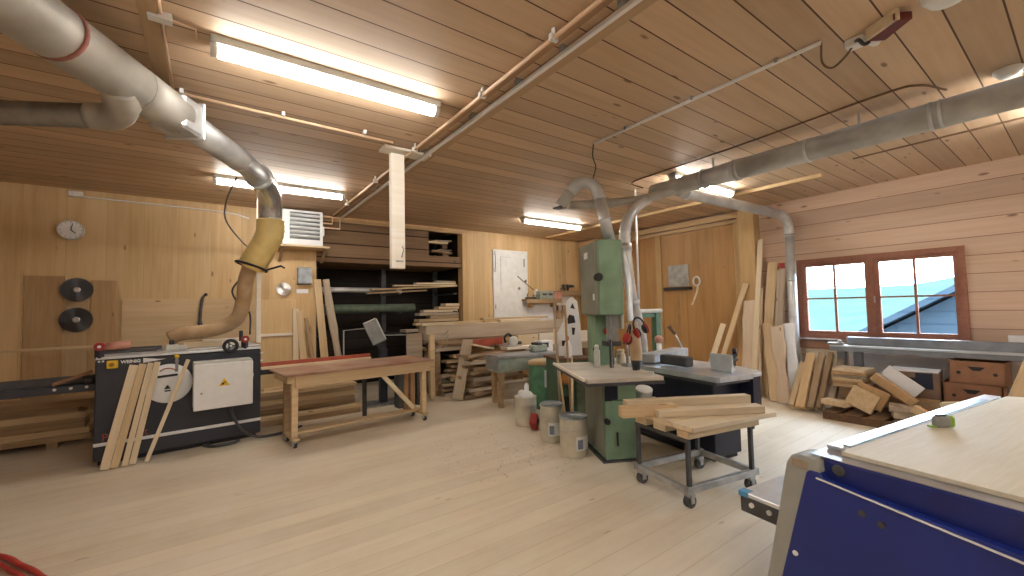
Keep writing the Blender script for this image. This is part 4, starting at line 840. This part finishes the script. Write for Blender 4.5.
tag(MB().tube([(3.74, 3.94, .02), (4.08, 4.28, .9)], .016, 8).build('pale_stick', PINEL), 'pale stick leaning on the green cabinet beside the bandsaw base', 'stick')

# ------------------------------------------------------------------ tin cans
def can(lb, x, y, r, h, rz, label=True, lid=True):
    o = thing('metal_can', lb, 'can', (x, y, 0), R(rz), 'large tin cans by the bandsaw')
    MB().lathe([(r * .96, 0), (r, .012), (r, h * .72), (r * 1.02, h * .74), (r, h * .76), (r, h - .01), (r * 1.03, h)], (0, 0, 0), 32).build('can_body', TIN, o)
    if lid: MB().lathe([(r * 1.03, h), (r * 1.05, h + .012), (r * .97, h + .022), (r * .95, h + .012), (r * .2, h + .012)], (0, 0, 0), 32).build('can_lid', LID, o)
    if label:
        n = 9; b = MB(); A = [(-.5 + i / n * 1.25) for i in range(n + 1)]; rr = r * 1.006
        v0 = [b.b.verts.new((rr * math.cos(a), rr * math.sin(a), h * .2)) for a in A]; v1 = [b.b.verts.new((rr * math.cos(a), rr * math.sin(a), h * .56)) for a in A]
        w0 = [b.b.verts.new((r * .99 * math.cos(a), r * .99 * math.sin(a), h * .2)) for a in A]; w1 = [b.b.verts.new((r * .99 * math.cos(a), r * .99 * math.sin(a), h * .56)) for a in A]
        for i in range(n): b.b.faces.new((v0[i], v0[i + 1], v1[i + 1], v1[i]))
        b.build('can_label', GLAZEW, o)
        b = MB(); rr = r * 1.009; A = A[:4]
        v0 = [b.b.verts.new((rr * math.cos(a + .1), rr * math.sin(a + .1), h * .24)) for a in A]; v1 = [b.b.verts.new((rr * math.cos(a + .1), rr * math.sin(a + .1), h * .48)) for a in A]
        for i in range(3): b.b.faces.new((v0[i], v0[i + 1], v1[i + 1], v1[i]))
        b.build('label_picture', paint('label_blue', (.25, .32, .42), .5), o)
    MB().tube([V(((r + .012) * math.cos(a), (r + .012) * math.sin(a), h * .74 - .03 * math.sin((a + 3.2) * 1.15))) for a in [-3.2 + i * .2 for i in range(14)]], .004, 6).build('wire_handle', STEEL, o)
    return o
can('large tin can with white label beside the bandsaw base', 3.22, 3.38, .15, .40, -95)
can('tin can with blue-grey lid in the middle of the row', 3.36, 3.9, .135, .42, -120)
c3 = can('shorter tin can filled with pale rags', 3.54, 4.65, .15, .38, -100, False, False)
tag(MB().ball((0, 0, 0), .09, (1.2, 1.1, .6)).ball((.02, .0, .08), .05, (.7, .6, 1.6)).ball((-.05, .02, .03), .05, (1.2, .6, .8)).build('rag', SKYW, loc=(3.54, 4.65, .4)), 'crumpled pale rag sticking out of the shorter tin can', 'rag')
o = thing('dark_bucket', 'dark bucket with a light rim between the tin cans', 'bucket', (3.66, 4.25, 0))
MB().lathe([(.11, 0), (.14, .30), (.15, .31), (.14, .32), (.12, .3), (.02, .29)], (0, 0, 0), 24).build('bucket_body', IRON, o)
MB().tube([V((.148 * math.cos(a), .148 * math.sin(a), .31)) for a in [i * math.pi / 12 for i in range(24)]], .01, 6, closed=True).build('bucket_rim', STEEL, o)
o = thing('red_tin', 'small red diamond shaped tin in front of the rag can', 'tin', (3.42, 4.38, 0), R(35))
MB().prism([(-.095, 0), (0, -.11), (.095, 0), (0, .11)], .09, M.Translation((0, 0, .11)) @ Euler((R(90), 0, 0)).to_matrix().to_4x4(), .006).build('tin_body', RED, o); MB().prism([(-.04, 0), (0, -.045), (.04, 0), (0, .045)], .003, M.Translation((0, -.09, .11)) @ Euler((R(90), 0, 0)).to_matrix().to_4x4()).build('tin_mark', BLACK, o)
# sawdust and shavings heaped around the cans
b = MB(); rs = random.Random(11)
for i in range(300):
    a = rs.random() * 6.283; q_ = rs.random() ** .7; x = 2.75 + q_ * .9 * math.cos(a); y = 4.0 + q_ * 1.0 * math.sin(a)
    if any((x - cx) ** 2 + (y - cy_) ** 2 < .17 ** 2 for cx, cy_ in ((3.22, 3.38), (3.36, 3.9), (3.54, 4.65), (3.66, 4.25), (3.42, 4.38))): continue
    b.box((x, y, .004), (rs.uniform(.008, .025), rs.uniform(.004, .01), .003), (rs.uniform(-.3, .3), rs.uniform(-.3, .3), rs.random() * 3))
o = b.build('wood_shavings', wood('shavings', (.78, .66, .48), (.68, .54, .36), knots=0)); tag(o, 'loose wood shavings scattered on the floor around the tin cans', 'shavings'); o['kind'] = 'stuff'

# ------------------------------------------------------------------ jointer / surface planer
J = thing('surface_planer', 'navy surface planer with cast table and white fence', 'surface planer', (3.98, 2.16, 0), R(-10))
MB().span((.12, .16, .05), (.52, 1.45, .82), .01).build('machine_body', NAVY, J); MB().span((.15, .2, 0), (.5, 1.4, .05)).build('machine_foot', BLACK, J)
MB().prism([(0, .02), (.03, 0), (.5, -.02), (.5, 1.8), (0, 1.8)], .055, M.Translation((0, 0, .83)), .004).build('cast_table', paint('planer_cast', (.6, .63, .68), .3, .4, c2=(.5, .53, .58), scale=6), J)
MB().span((-.004, .02, .8), (.5, 1.8, .83)).build('table_underside', IRON, J)
ex = [(.51, -.02), (.66, .0), (.78, .12), (.86, .36), (.9, .7), (.9, 1.8), (.51, 1.8)]
MB().prism(ex, .035, M.Translation((0, 0, .845)), .004).build('side_table', ALU, J)
MB().prism([(x * .98 + .005, y + .012) for x, y in ex], .33, M.Translation((0, 0, .514))).build('side_table_box', NAVY, J)
MB().span((.87, .34, .5), (.9, 1.75, .844), .004).build('side_cheek', ALU, J)
MB().span((.34, .1, .886), (.365, .36, 1.07), .004).build('planer_fence', ALU, J); MB().span((.37, .15, .886), (.47, .34, .93), .006).build('fence_support', GREYP, J)
MB().span((.2, .55, .9), (.32, .95, 1.01), .015).build('guard_motor', IRON, J)
hb = MB().span((-.45, 0, 0), (.5, .2, .11), .012).build('feed_beam', paint('feed_grey', (.5, .51, .52), .4, .3), J, loc=(.58, 1.12, .9), rot=(0, 0, R(18)))
MB().tube([(-.2, .1, -.02), (.3, .1, -.02)], .05, 12).build('feed_roller', BLACK, hb)
sp = MB().box((0, 0, 0), (.06, .2, .34), None, .008).build('switch_panel', GLAZEW, J, loc=(.72, 1.9, 1.08), rot=(0, R(-10), R(-25)))
MB().span((-.09, -.1, -.16), (-.03, .1, .15), .005).build('switch_back', BLACK, sp); MB().ball((.03, 0, .1), .02).build('switch_button', BLACK, sp)
MB().tube([(1.0, 1.75, .88), (1.0, 1.75, 1.04)], .035, 12).build('knob_post', GLAZEW, J); MB().ball((1.0, 1.75, 1.1), .06).build('pink_knob', PINK, J)
MB().tube([(1.05, 1.3, .88), (1.0, 1.45, 1.2)], .012, 8).build('lever_rod', STEEL, J); MB().tube([(1.0, 1.44, 1.19), (.93, 1.48, 1.3)], [.022, .03], 10).build('lever_grip', DARKW, J)
o = thing('bar_clamp', 'dark screw clamp gripping the end of the planer side table', 'clamp', (4.78, 2.42, .885))
MB().span((-.12, -.02, .06), (.1, .02, .085), .003).build('clamp_jaw', BLACK, o); MB().tube([(.06, 0, .0), (.06, 0, .16)], .012, 8).build('clamp_screw', IRON, o); MB().tube([(.06, 0, .14), (.06, 0, .2)], .022, 10).build('clamp_handle', BLACK, o); MB().bar((-.1, 0, .12), (.08, 0, .13), .05, .02).build('clamp_bar', NAVY, o)
tag(MB().tube(curve([(3.80, 2.88, .70), (3.84, 2.93, .52), (3.95, 2.93, .45), (4.06, 2.9, .5)], 5), .09, 16).build('exhaust_elbow', WHOSE), 'pale exhaust elbow between bandsaw base and surface planer', 'pipe elbow')

# ------------------------------------------------------------------ trolley with timber
T = thing('steel_trolley', 'low steel angle trolley on castors', 'trolley', (3.04, 1.93, 0), R(-10.5))
for y in (0, .57): MB().span((-.02, y - .02, .12), (.83, y + .02, .175), .003).build('frame_rail', STEEL, T)
for x in (0, .8): MB().span((x - .02, .02, .12), (x + .02, .55, .17), .003).build('cross_rail', STEEL, T)
for x in (.02, .76):
    for y in (.0, .56): MB().span((x - .016, y - .016, .17), (x + .016, y + .016, .53), .002).build('corner_post', IRON, T)
for x in (.0, .78): MB().span((x, -.01, .51), (x + .03, .58, .54), .002).build('top_rail', IRON, T)
for x in (.04, .76):
    for y in (.02, .55):
        c = MB().span((x - .03, y - .03, .085), (x + .03, y + .03, .12)).span((x - .02, y - .034, .04), (x + .02, y - .026, .1)).span((x - .02, y + .026, .04), (x + .02, y + .034, .1)).build('caster_fork', STEEL, T)
        MB().tube([(x, y - .022, .05), (x, y + .022, .05)], .05, 18).build('caster_wheel', IRON, c)
ct, st = math.cos(R(-10.5)), math.sin(R(-10.5))
def TW(x, y, z): return (3.04 + x * ct - y * st, 1.93 + x * st + y * ct, z)
for x0, x1, y, z, ww, t, m, lb in [(.0, .84, .03, .571, .12, .058, PINE, 'front lower board of the timber on the steel trolley'), (.0, .86, .28, .571, .14, .058, PINEL, 'second lower board of the timber on the steel trolley'), (.0, .86, .5, .571, .14, .058, PINEL, 'rear lower board of the timber on the steel trolley'),
    (.0, 1.02, .03, .622, .2, .04, PINEL, 'front deck board of the trolley timber'), (-.01, .98, .235, .622, .2, .04, PINEL, 'middle deck board of the trolley timber'), (.0, .96, .44, .622, .2, .04, PINEL, 'rear deck board of the trolley timber')]:
    plank('timber', lb, 'timber', TW(x0, y, z), TW(x1, y, z), ww, t, m, 'timber on the steel trolley')
plank('timber', 'tall rear beam lying askew on the trolley timber', 'timber', (2.98, 2.47, .704), (4.0, 1.9, .704), .09, .12, PINEL, 'timber on the steel trolley')
plank('timber', 'pale low beam before the tall rear beam on the trolley', 'timber', (3.10, 2.24, .676), (3.93, 1.76, .676), .12, .06, PINEL, 'timber on the steel trolley')
plank('timber', 'short square beam end behind the tall beam on the trolley', 'timber', (2.86, 2.42, .69), (3.3, 2.19, .69), .09, .09, PINE, 'timber on the steel trolley')

# ------------------------------------------------------------------ boards leaning on the window wall
LB = [  # foot, top, width, thick, mat, wane, label
 ((7.26, 3.36, .02), (7.96, 3.43, 2.72), .08, .03, PINEL, 0, 'tallest thin batten leaning on the window wall'),
 ((7.36, 3.44, .02), (7.72, 3.53, 1.64), .30, .03, wood('wavy_board', (.76, .60, .44), (.64, .48, .33)), .05, 'wide light brown board leaning before the tall batten'),
 ((7.54, 3.4, .02), (7.90, 3.44, 1.85), .07, .035, PINEL, 0, 'pale batten leaning behind the wide light brown board'),
 ((7.55, 4.2, .02), (7.84, 3.66, 1.95), .09, .03, PINE, 0, 'batten leaning sideways against the door post, upper one'),
 ((7.40, 4.32, .02), (7.76, 4.06, 1.22), .1, .03, PINEL, 0, 'short batten leaning sideways before the door'),
 ((7.60, 3.84, .02), (7.84, 3.72, 1.0), .11, .03, ORANGE, 0, 'short orange-brown board leaning before the door post'),
 ((7.62, 3.36, .02), (8.02, 3.27, 2.3), .16, .03, PINE, 0, 'tall brown board leaning beside the tallest batten'),
 ((7.56, 3.16, .02), (7.97, 3.12, 2.16), .14, .03, GREYW, .02, 'tall grey board leaning beside the wall duct'),
 ((7.64, 3.08, .02), (8.0, 3.3, 1.9), .12, .03, BRD, 0, 'dark board leaning between the light boards'),
 ((7.34, 3.06, .02), (7.70, 3.28, 1.25), .16, .03, BRP, .05, 'wavy edged board leaning before the grey board'),
 ((7.30, 2.90, .02), (7.62, 3.12, 1.2), .18, .03, wood('pinkish_board', (.74, .60, .46), (.6, .46, .32)), .06, 'pinkish wavy board leaning before the wall duct'),
 ((7.42, 2.80, .02), (7.72, 2.96, 1.25), .16, .025, SKYW, .05, 'bright white wavy board leaning before the wall duct'),
]
for p0, p1, ww, t, m, wn, lb in LB:
    plank('leaning_board', lb, 'board', p0, p1, ww, t, m, 'boards leaning on the window wall', (-1, 0, .2), wn)
tag(MB().span((7.93, 3.06, 2.19), (7.96, 3.14, 2.27), .004).build('red_tag', RED), 'small red tag on the top of the grey leaning board', 'tag')
SB = [((7.0, 2.70, .05), (7.62, 2.74, .62), .07, PINE), ((6.98, 2.58, .05), (7.55, 2.60, .78), .11, wood('fresh_offcut', (.66, .48, .27), (.5, .32, .15))), ((7.06, 2.48, .05), (7.62, 2.48, .79), .08, BARK), ((7.12, 2.39, .05), (7.68, 2.38, .80), .06, AGED), ((7.2, 2.30, .05), (7.76, 2.28, .7), .08, GREYW)]
for i, (p0, p1, ww, m) in enumerate(SB):
    plank('leaning_offcut', ORD[i].replace('lowest', 'first') + ' thick offcut leaning at the end of the window bench, counted from the wall duct', 'offcut', p0, p1, ww, .1, m, 'thick offcuts leaning at the window bench', (-1, -.1, .6))

# ------------------------------------------------------------------ bench under the window
B = thing('window_bench', 'long grey-blue steel bench under the window', 'bench', (7.7, 0, 0))
MB().span((-.15, -2.6, .86), (.0, 2.36, .925), .005).build('front_beam', BENCHG, B); MB().span((-.16, -2.6, .925), (.02, 2.36, .945), .003).build('bench_top', ALU, B)
MB().span((.04, -2.6, .9), (.14, 2.2, 1.06), .005).build('rear_beam', BENCHG, B); MB().span((.02, -2.6, .9), (.04, 2.3, .93)).build('web_plate', BENCHG, B)
for y in (2.28, 2.08, -2.0): MB().span((.04, y - .05, 0), (.14, y + .05, .9), .004).build('bench_leg', BENCHG, B)
MB().span((.2, -1.2, .84), (.3, 2.1, .9), .004).build('wall_strip', ORANGE, B)
tool('plane_tool', 'small grey hand tool lying at the corner of the window bench', 'hand tool', (7.62, 2.3, .946), [('tool_body', MIDG, lambda b: b.span((-.05, -.1, 0), (.05, .1, .035), .01)), ('tool_knob', GREYP, lambda b: b.ball((0, -.05, .05), .03))])
# pallet and offcuts
o = thing('pallet', 'dark low pallet under the offcuts below the window', 'pallet', (7.26, 1.4, 0))
for x in (-.45, -.1, .28): MB().span((x, -1.0, 0), (x + .08, .85, .09)).build('pallet_runner', DARKW, o)
for i in range(8): MB().span((-.48, -1.0 + i * .24, .092), (.4, -.83 + i * .24, .11), .002).build('deck_board', DARKW, o)
OF = [ # centre, size, rot(deg), mat, label
 ((7.36, 2.05, .16), (.2, .34, .09), (0, 0, 10), BARK, 'rough block at the pallet corner beside the leaning offcuts'),
 ((6.98, 2.14, .21), (.16, .3, .07), (0, 0, -15), PINE, 'small block at the front corner of the pallet'),
 ((7.5, 2.08, .30), (.3, .3, .16), (0, 0, 8), AGED, 'dark block lying under the flat boards on the pallet'),
 ((7.48, 2.08, .405), (.4, .36, .04), (0, 0, 0), PINE, 'lowest flat board of the tidy stack on the pallet'),
 ((7.47, 2.09, .448), (.4, .36, .04), (0, 0, 4), BRD, 'second flat board of the tidy stack on the pallet'),
 ((7.48, 2.08, .491), (.42, .36, .04), (0, 0, -3), PINE, 'third flat board of the tidy stack on the pallet'),
 ((7.48, 2.07, .534), (.4, .38, .04), (0, 0, 2), GREYW, 'fourth flat board of the tidy stack on the pallet'),
 ((7.47, 2.06, .577), (.42, .4, .04), (0, 0, 0), BRD, 'fifth flat board of the tidy stack on the pallet'),
 ((7.48, 2.07, .62), (.4, .38, .04), (0, 0, -2), PINEL, 'topmost flat board of the tidy stack on the pallet'),
 ((7.02, 1.86, .29), (.06, .3, .26), (24, 10, 0), PINE, 'square light block tilted before the tidy stack'),
 ((7.1, 1.8, .33), (.06, .34, .26), (24, 10, 5), BRD, 'square brown block tilted behind the light square block'),
 ((7.08, 1.48, .155), (.16, .2, .08), (0, 0, 20), PINEL, 'small pale block on the pallet deck under the slanting beam'),
 ((7.1, 1.46, .235), (.24, .3, .07), (0, 0, 12), GREYW, 'grey flat block resting on the small pale block'),
 ((7.2, 1.58, .44), (.12, .5, .1), (38, 0, 0), BRD, 'slanting brown beam over the offcuts pile'),
 ((7.32, 1.55, .50), (.04, .42, .26), (38, 0, 0), SKYW, 'bright white slanting panel behind the brown beam'),
 ((6.98, 1.24, .205), (.1, .28, .09), (30, 0, 0), PINE, 'short pale block slanting at the pallet front edge'),
 ((7.0, 1.02, .26), (.1, .16, .28), (-12, 0, 0), PINEL, 'upright pale block at the front of the pallet'),
 ((7.12, .86, .26), (.12, .24, .26), (-8, 0, 0), MIDG, 'dark grey block behind the upright pale block'),
 ((7.35, .68, .2), (.3, .4, .14), (0, 0, 0), CARD, 'brown block under the cartons at the pallet end'),
]
for c, sz, rt_, m, lb in OF:
    tag(MB().box((0, 0, 0), sz, None, .004).build('offcut', m, loc=c, rot=tuple(R(a) for a in rt_)), lb, 'offcut', 'offcuts heaped on the pallet')
def carton(lb, x, y, z, sx, sy, sz, rz, m, holes=True):
    o = thing('carton', lb, 'carton', (x, y, z), R(rz)); t = .012
    MB().span((-sx / 2, -sy / 2, 0), (sx / 2, sy / 2, t)).span((-sx / 2, -sy / 2, 0), (-sx / 2 + t, sy / 2, sz)).span((sx / 2 - t, -sy / 2, 0), (sx / 2, sy / 2, sz)).span((-sx / 2, -sy / 2, 0), (sx / 2, -sy / 2 + t, sz)).span((-sx / 2, sy / 2 - t, 0), (sx / 2, sy / 2, sz)).span((-sx / 2 + .02, -sy / 2 + .02, sz - .05), (sx / 2 - .02, sy / 2 - .02, sz - .02)).build('carton_body', m, o)
    if holes:
        X = M(((0, 0, -1, -sx / 2 + .001), (-1, 0, 0, 0), (0, 1, 0, 0), (0, 0, 0, 1)))
        MB().prism([(-.075, .77 * sz), (.075, .77 * sz), (.03, .60 * sz), (-.03, .60 * sz)], .003, X).build('hand_hole', BLACK, o)
        for y_ in (-.15, .15): MB().tube([(-sx / 2 - .003, y_, .48 * sz), (-sx / 2, y_, .48 * sz)], .02, 10).build('vent_hole', BLACK, o)
    return o
carton('lower brown cardboard fruit carton under the window bench', 7.62, .92, .275, .36, .50, .29, 0, CARD)
carton('upper brown cardboard fruit carton touching the window bench', 7.62, .86, .568, .36, .46, .27, -3, CARD)
c = carton('open dark brown carton with blue side beside the fruit cartons', 7.55, 1.43, .34, .36, .48, .33, 4, paint('dark_card', (.24, .15, .1), .8))
MB().span((-.186, -.18, .12), (-.18, -.02, .32)).build('blue_print', NAVY, c); MB().span((-.18, -.23, .325), (.18, .23, .34)).build('white_flap', SKYW, c)
plank('leaning_sheet', 'brown panel leaning beside the fruit cartons under the ledge', 'panel', (6.85, .50, .03), (7.2, .22, .95), .5, .03, BRP, None, (-1, .2, .2))
o = thing('offcut_crate', 'low wooden crate carrying the open carton on the pallet', 'crate', (7.55, 1.43, .111))
MB().span((-.2, -.25, 0), (.2, .25, .2), .004).build('crate_body', AGED, o); MB().span((-.2, -.25, .2), (.2, .25, .228)).build('crate_lid', BRD, o)

# ------------------------------------------------------------------ blue panel saw
P = thing('panel_saw', 'big blue panel saw with pale board on its table', 'panel saw', (2.40, .77, 0), R(-8))
MB().span((-.06, -3.4, .1), (1.9, -.02, .74), .01).build('saw_body', BLUE, P)
def yz(poly, x0, h, y0=0): return poly, h, M(((0, 0, 1, x0), (1, 0, 0, y0), (0, 1, 0, 0), (0, 0, 0, 1)))
pl, h_, mm = yz([(-3.4, .1), (.22, .1), (.045, .80), (.03, .815), (-.01, .815), (-.035, .785), (-.6, .745), (-3.4, .745)], -.13, .07); MB().prism(pl, h_, mm, .004).build('front_panel', BLUE, P)
MB().bar((-.134, .0, .79), (-.134, -.75, .71), .008, .006).build('painted_edge_highlight', GLAZEW, P)  # white strip painted as the highlight along the panel's bent edge
MB().span((-.085, -3.4, .70), (1.9, -.01, .874), .008).build('upper_lip', BLUED, P)
MB().lathe([(.026, 0), (.026, .004), (.02, .004)], (-.084, -.07, .835), 16, (-1, 0, 0)).build('lip_hole', IRON, P)
pl, h_, mm = yz([(.08, 0), (.3, 0), (.135, .82), (.11, .862), (.08, .872), (.0, .872), (-.01, .83), (-.01, .7)], -.125, .15); MB().prism(pl, h_, mm, .006).build('end_column', paint('saw_grey', (.38, .39, .36), .5, n=.05), P)
MB().span((-.132, .035, .815), (-.124, .105, .85), .002).build('column_plate', GREYW, P)
for y, z in ((-.17, .70), (-.235, .682)): MB().tube([(-.136, y, z), (-.128, y, z)], .013, 14).build('panel_hole', IRON, P)
MB().tube([(-.136, .11, .40), (-.128, .11, .40)], .012, 10).build('panel_screw', GLAZEW, P)
MB().span((.0, -3.3, 0), (1.8, -.1, .1)).build('saw_plinth', BLACK, P)
MB().span((-.08, -3.4, .875), (2.25, .05, .879)).build('saw_table', CAST, P)
st_ = [(.067, .524), (.067, .29), (2.1, .29), (2.1, .524)]
MB().prism(st_, .025, M.Translation((0, 0, .475)), .004).build('sliding_table', ALU, P); MB().prism([(.07, .52), (.07, .295), (2.09, .295), (2.09, .52)], .09, M.Translation((0, 0, .385)), .003).build('sliding_table_beam', IRON, P)
MB().prism([(.063, .526), (.063, .47), (.12, .47), (.12, .526)], .028, M.Translation((0, 0, .474))).build('blue_end_cap', paint('cap_blue', (.1, .4, .75), .4), P)
MB().span((.5, .2, 0), (1.6, .5, .385), .01).build('sliding_table_base', MIDG, P)
for k in (.2, .6): MB().tube([(.06, .5 - .25 * k, .44), (.072, .5 - .25 * k, .44)], .014, 10).build('end_screw', GLAZEW, P)
SQ = (math.cos(R(-8)), math.sin(R(-8)))
def PSW(x, y, z): return (2.40 + x * SQ[0] - y * SQ[1], .77 + x * SQ[1] + y * SQ[0], z)
o = tag(MB().prism([(0.0, -3.3), (2.32, -3.3), (2.32, -.24), (2.22, -.06), (0.0, -.045)], .02, None, .002).build('board_sheet', wood('pale_sheet', (.80, .74, .60), (.70, .62, .46), knots=0, fine=2.5), loc=PSW(0, 0, .88), rot=(0, 0, R(-8))), 'large pale board lying on the blue panel saw', 'board')
o = thing('saw_fence', 'shiny pale blue aluminium fence along the panel saw edge', 'fence', PSW(.0, 0, .88), R(-8))
MB().span((0.06, -.04, 0), (2.2, .045, .018), .004).build('fence_profile', ALU, o); MB().span((.1, -.04, .018), (1.95, -.005, .026), .003).build('fence_rule', paint('rule_blue', (.45, .62, .75), .3, .4, n=.05), o)
o = thing('tape_measure', 'grey and lime green tape measure on the panel saw board', 'tape measure', (3.24, .52, .902), R(-35))
MB().span((-.045, -.022, 0), (.04, .022, .06), .012).build('tape_case', MIDG, o); MB().span((.028, -.024, 0), (.06, .024, .062), .012).build('lime_shell', LIME, o); MB().span((-.03, -.012, .06), (.02, .012, .068), .003).build('tape_button', BLACK, o); MB().span((-.07, -.012, .002), (-.04, .012, .012)).build('tape_hook', LIME, o)

# ------------------------------------------------------------------ red hose on the floor
o = tag(MB().tube(curve([(-2.6, 4.9, .02), (-1.6, 4.8, .02), (-1.13, 4.35, .02), (-.97, 4.1, .02), (-.84, 3.88, .02), (-.7, 3.5, .02), (-.9, 2.9, .02), (-1.5, 2.8, .02)], 8), .016, 8).tube(curve([(-2.6, 4.86, .02), (-1.6, 4.74, .02), (-1.16, 4.30, .02), (-1.0, 4.05, .02), (-.88, 3.84, .02), (-.75, 3.5, .02)], 8), .014, 8).build('air_hose', paint('hose_red', (.55, .06, .05), .4)), 'red air hose looped on the floor before the planer', 'hose')

# ------------------------------------------------------------------ light and camera
w = bpy.data.worlds.new('daylight'); bpy.context.scene.world = w; w.use_nodes = True
nt = w.node_tree; bg = nt.nodes['Background']; bg.inputs[0].default_value = (.64, .82, 1.0, 1); bg.inputs[1].default_value = 16
for i, W in enumerate((W1, W2)):
    l = bpy.data.lights.new('window_portal', 'AREA'); l.shape = 'RECTANGLE'; l.size = W[1] - W[0]; l.size_y = W[3] - W[2]; l.cycles.is_portal = True
    lo = bpy.data.objects.new('window_portal', l); C.objects.link(lo); lo.location = (XW + .16, (W[0] + W[1]) / 2, (W[2] + W[3]) / 2)
    lo.rotation_euler = M(((0, 0, 1), (1, 0, 0), (0, 1, 0))).to_euler()
f, yaw, p, r = 418.96, R(35.77), R(2.695), R(1.1935)
cy, sy = math.cos(yaw), math.sin(yaw)
F = V((math.cos(p) * sy, math.cos(p) * cy, math.sin(p))); rt = V((cy, -sy, 0)); dn = -rt.cross(F)
r2 = math.cos(r) * rt + math.sin(r) * dn; d2 = -math.sin(r) * rt + math.cos(r) * dn
cam = bpy.data.cameras.new('camera'); co = bpy.data.objects.new('camera', cam); C.objects.link(co)
cam.sensor_width = 36; cam.lens = f / 1024 * 36; cam.clip_start = .02; cam.clip_end = 300
m = M((r2, -d2, -F)).transposed().to_4x4(); m.translation = V((0, 0, 1.6)); co.matrix_world = m
s = bpy.context.scene; s.camera = co
s.view_settings.view_transform = 'Standard'; s.view_settings.look = 'None'; s.view_settings.gamma = 1; s.view_settings.use_curve_mapping = False
s.view_settings.exposure = 1.18
s.cycles.max_bounces = 8; s.cycles.diffuse_bounces = 5; s.cycles.use_denoising = True; s.cycles.sample_clamp_indirect = 6
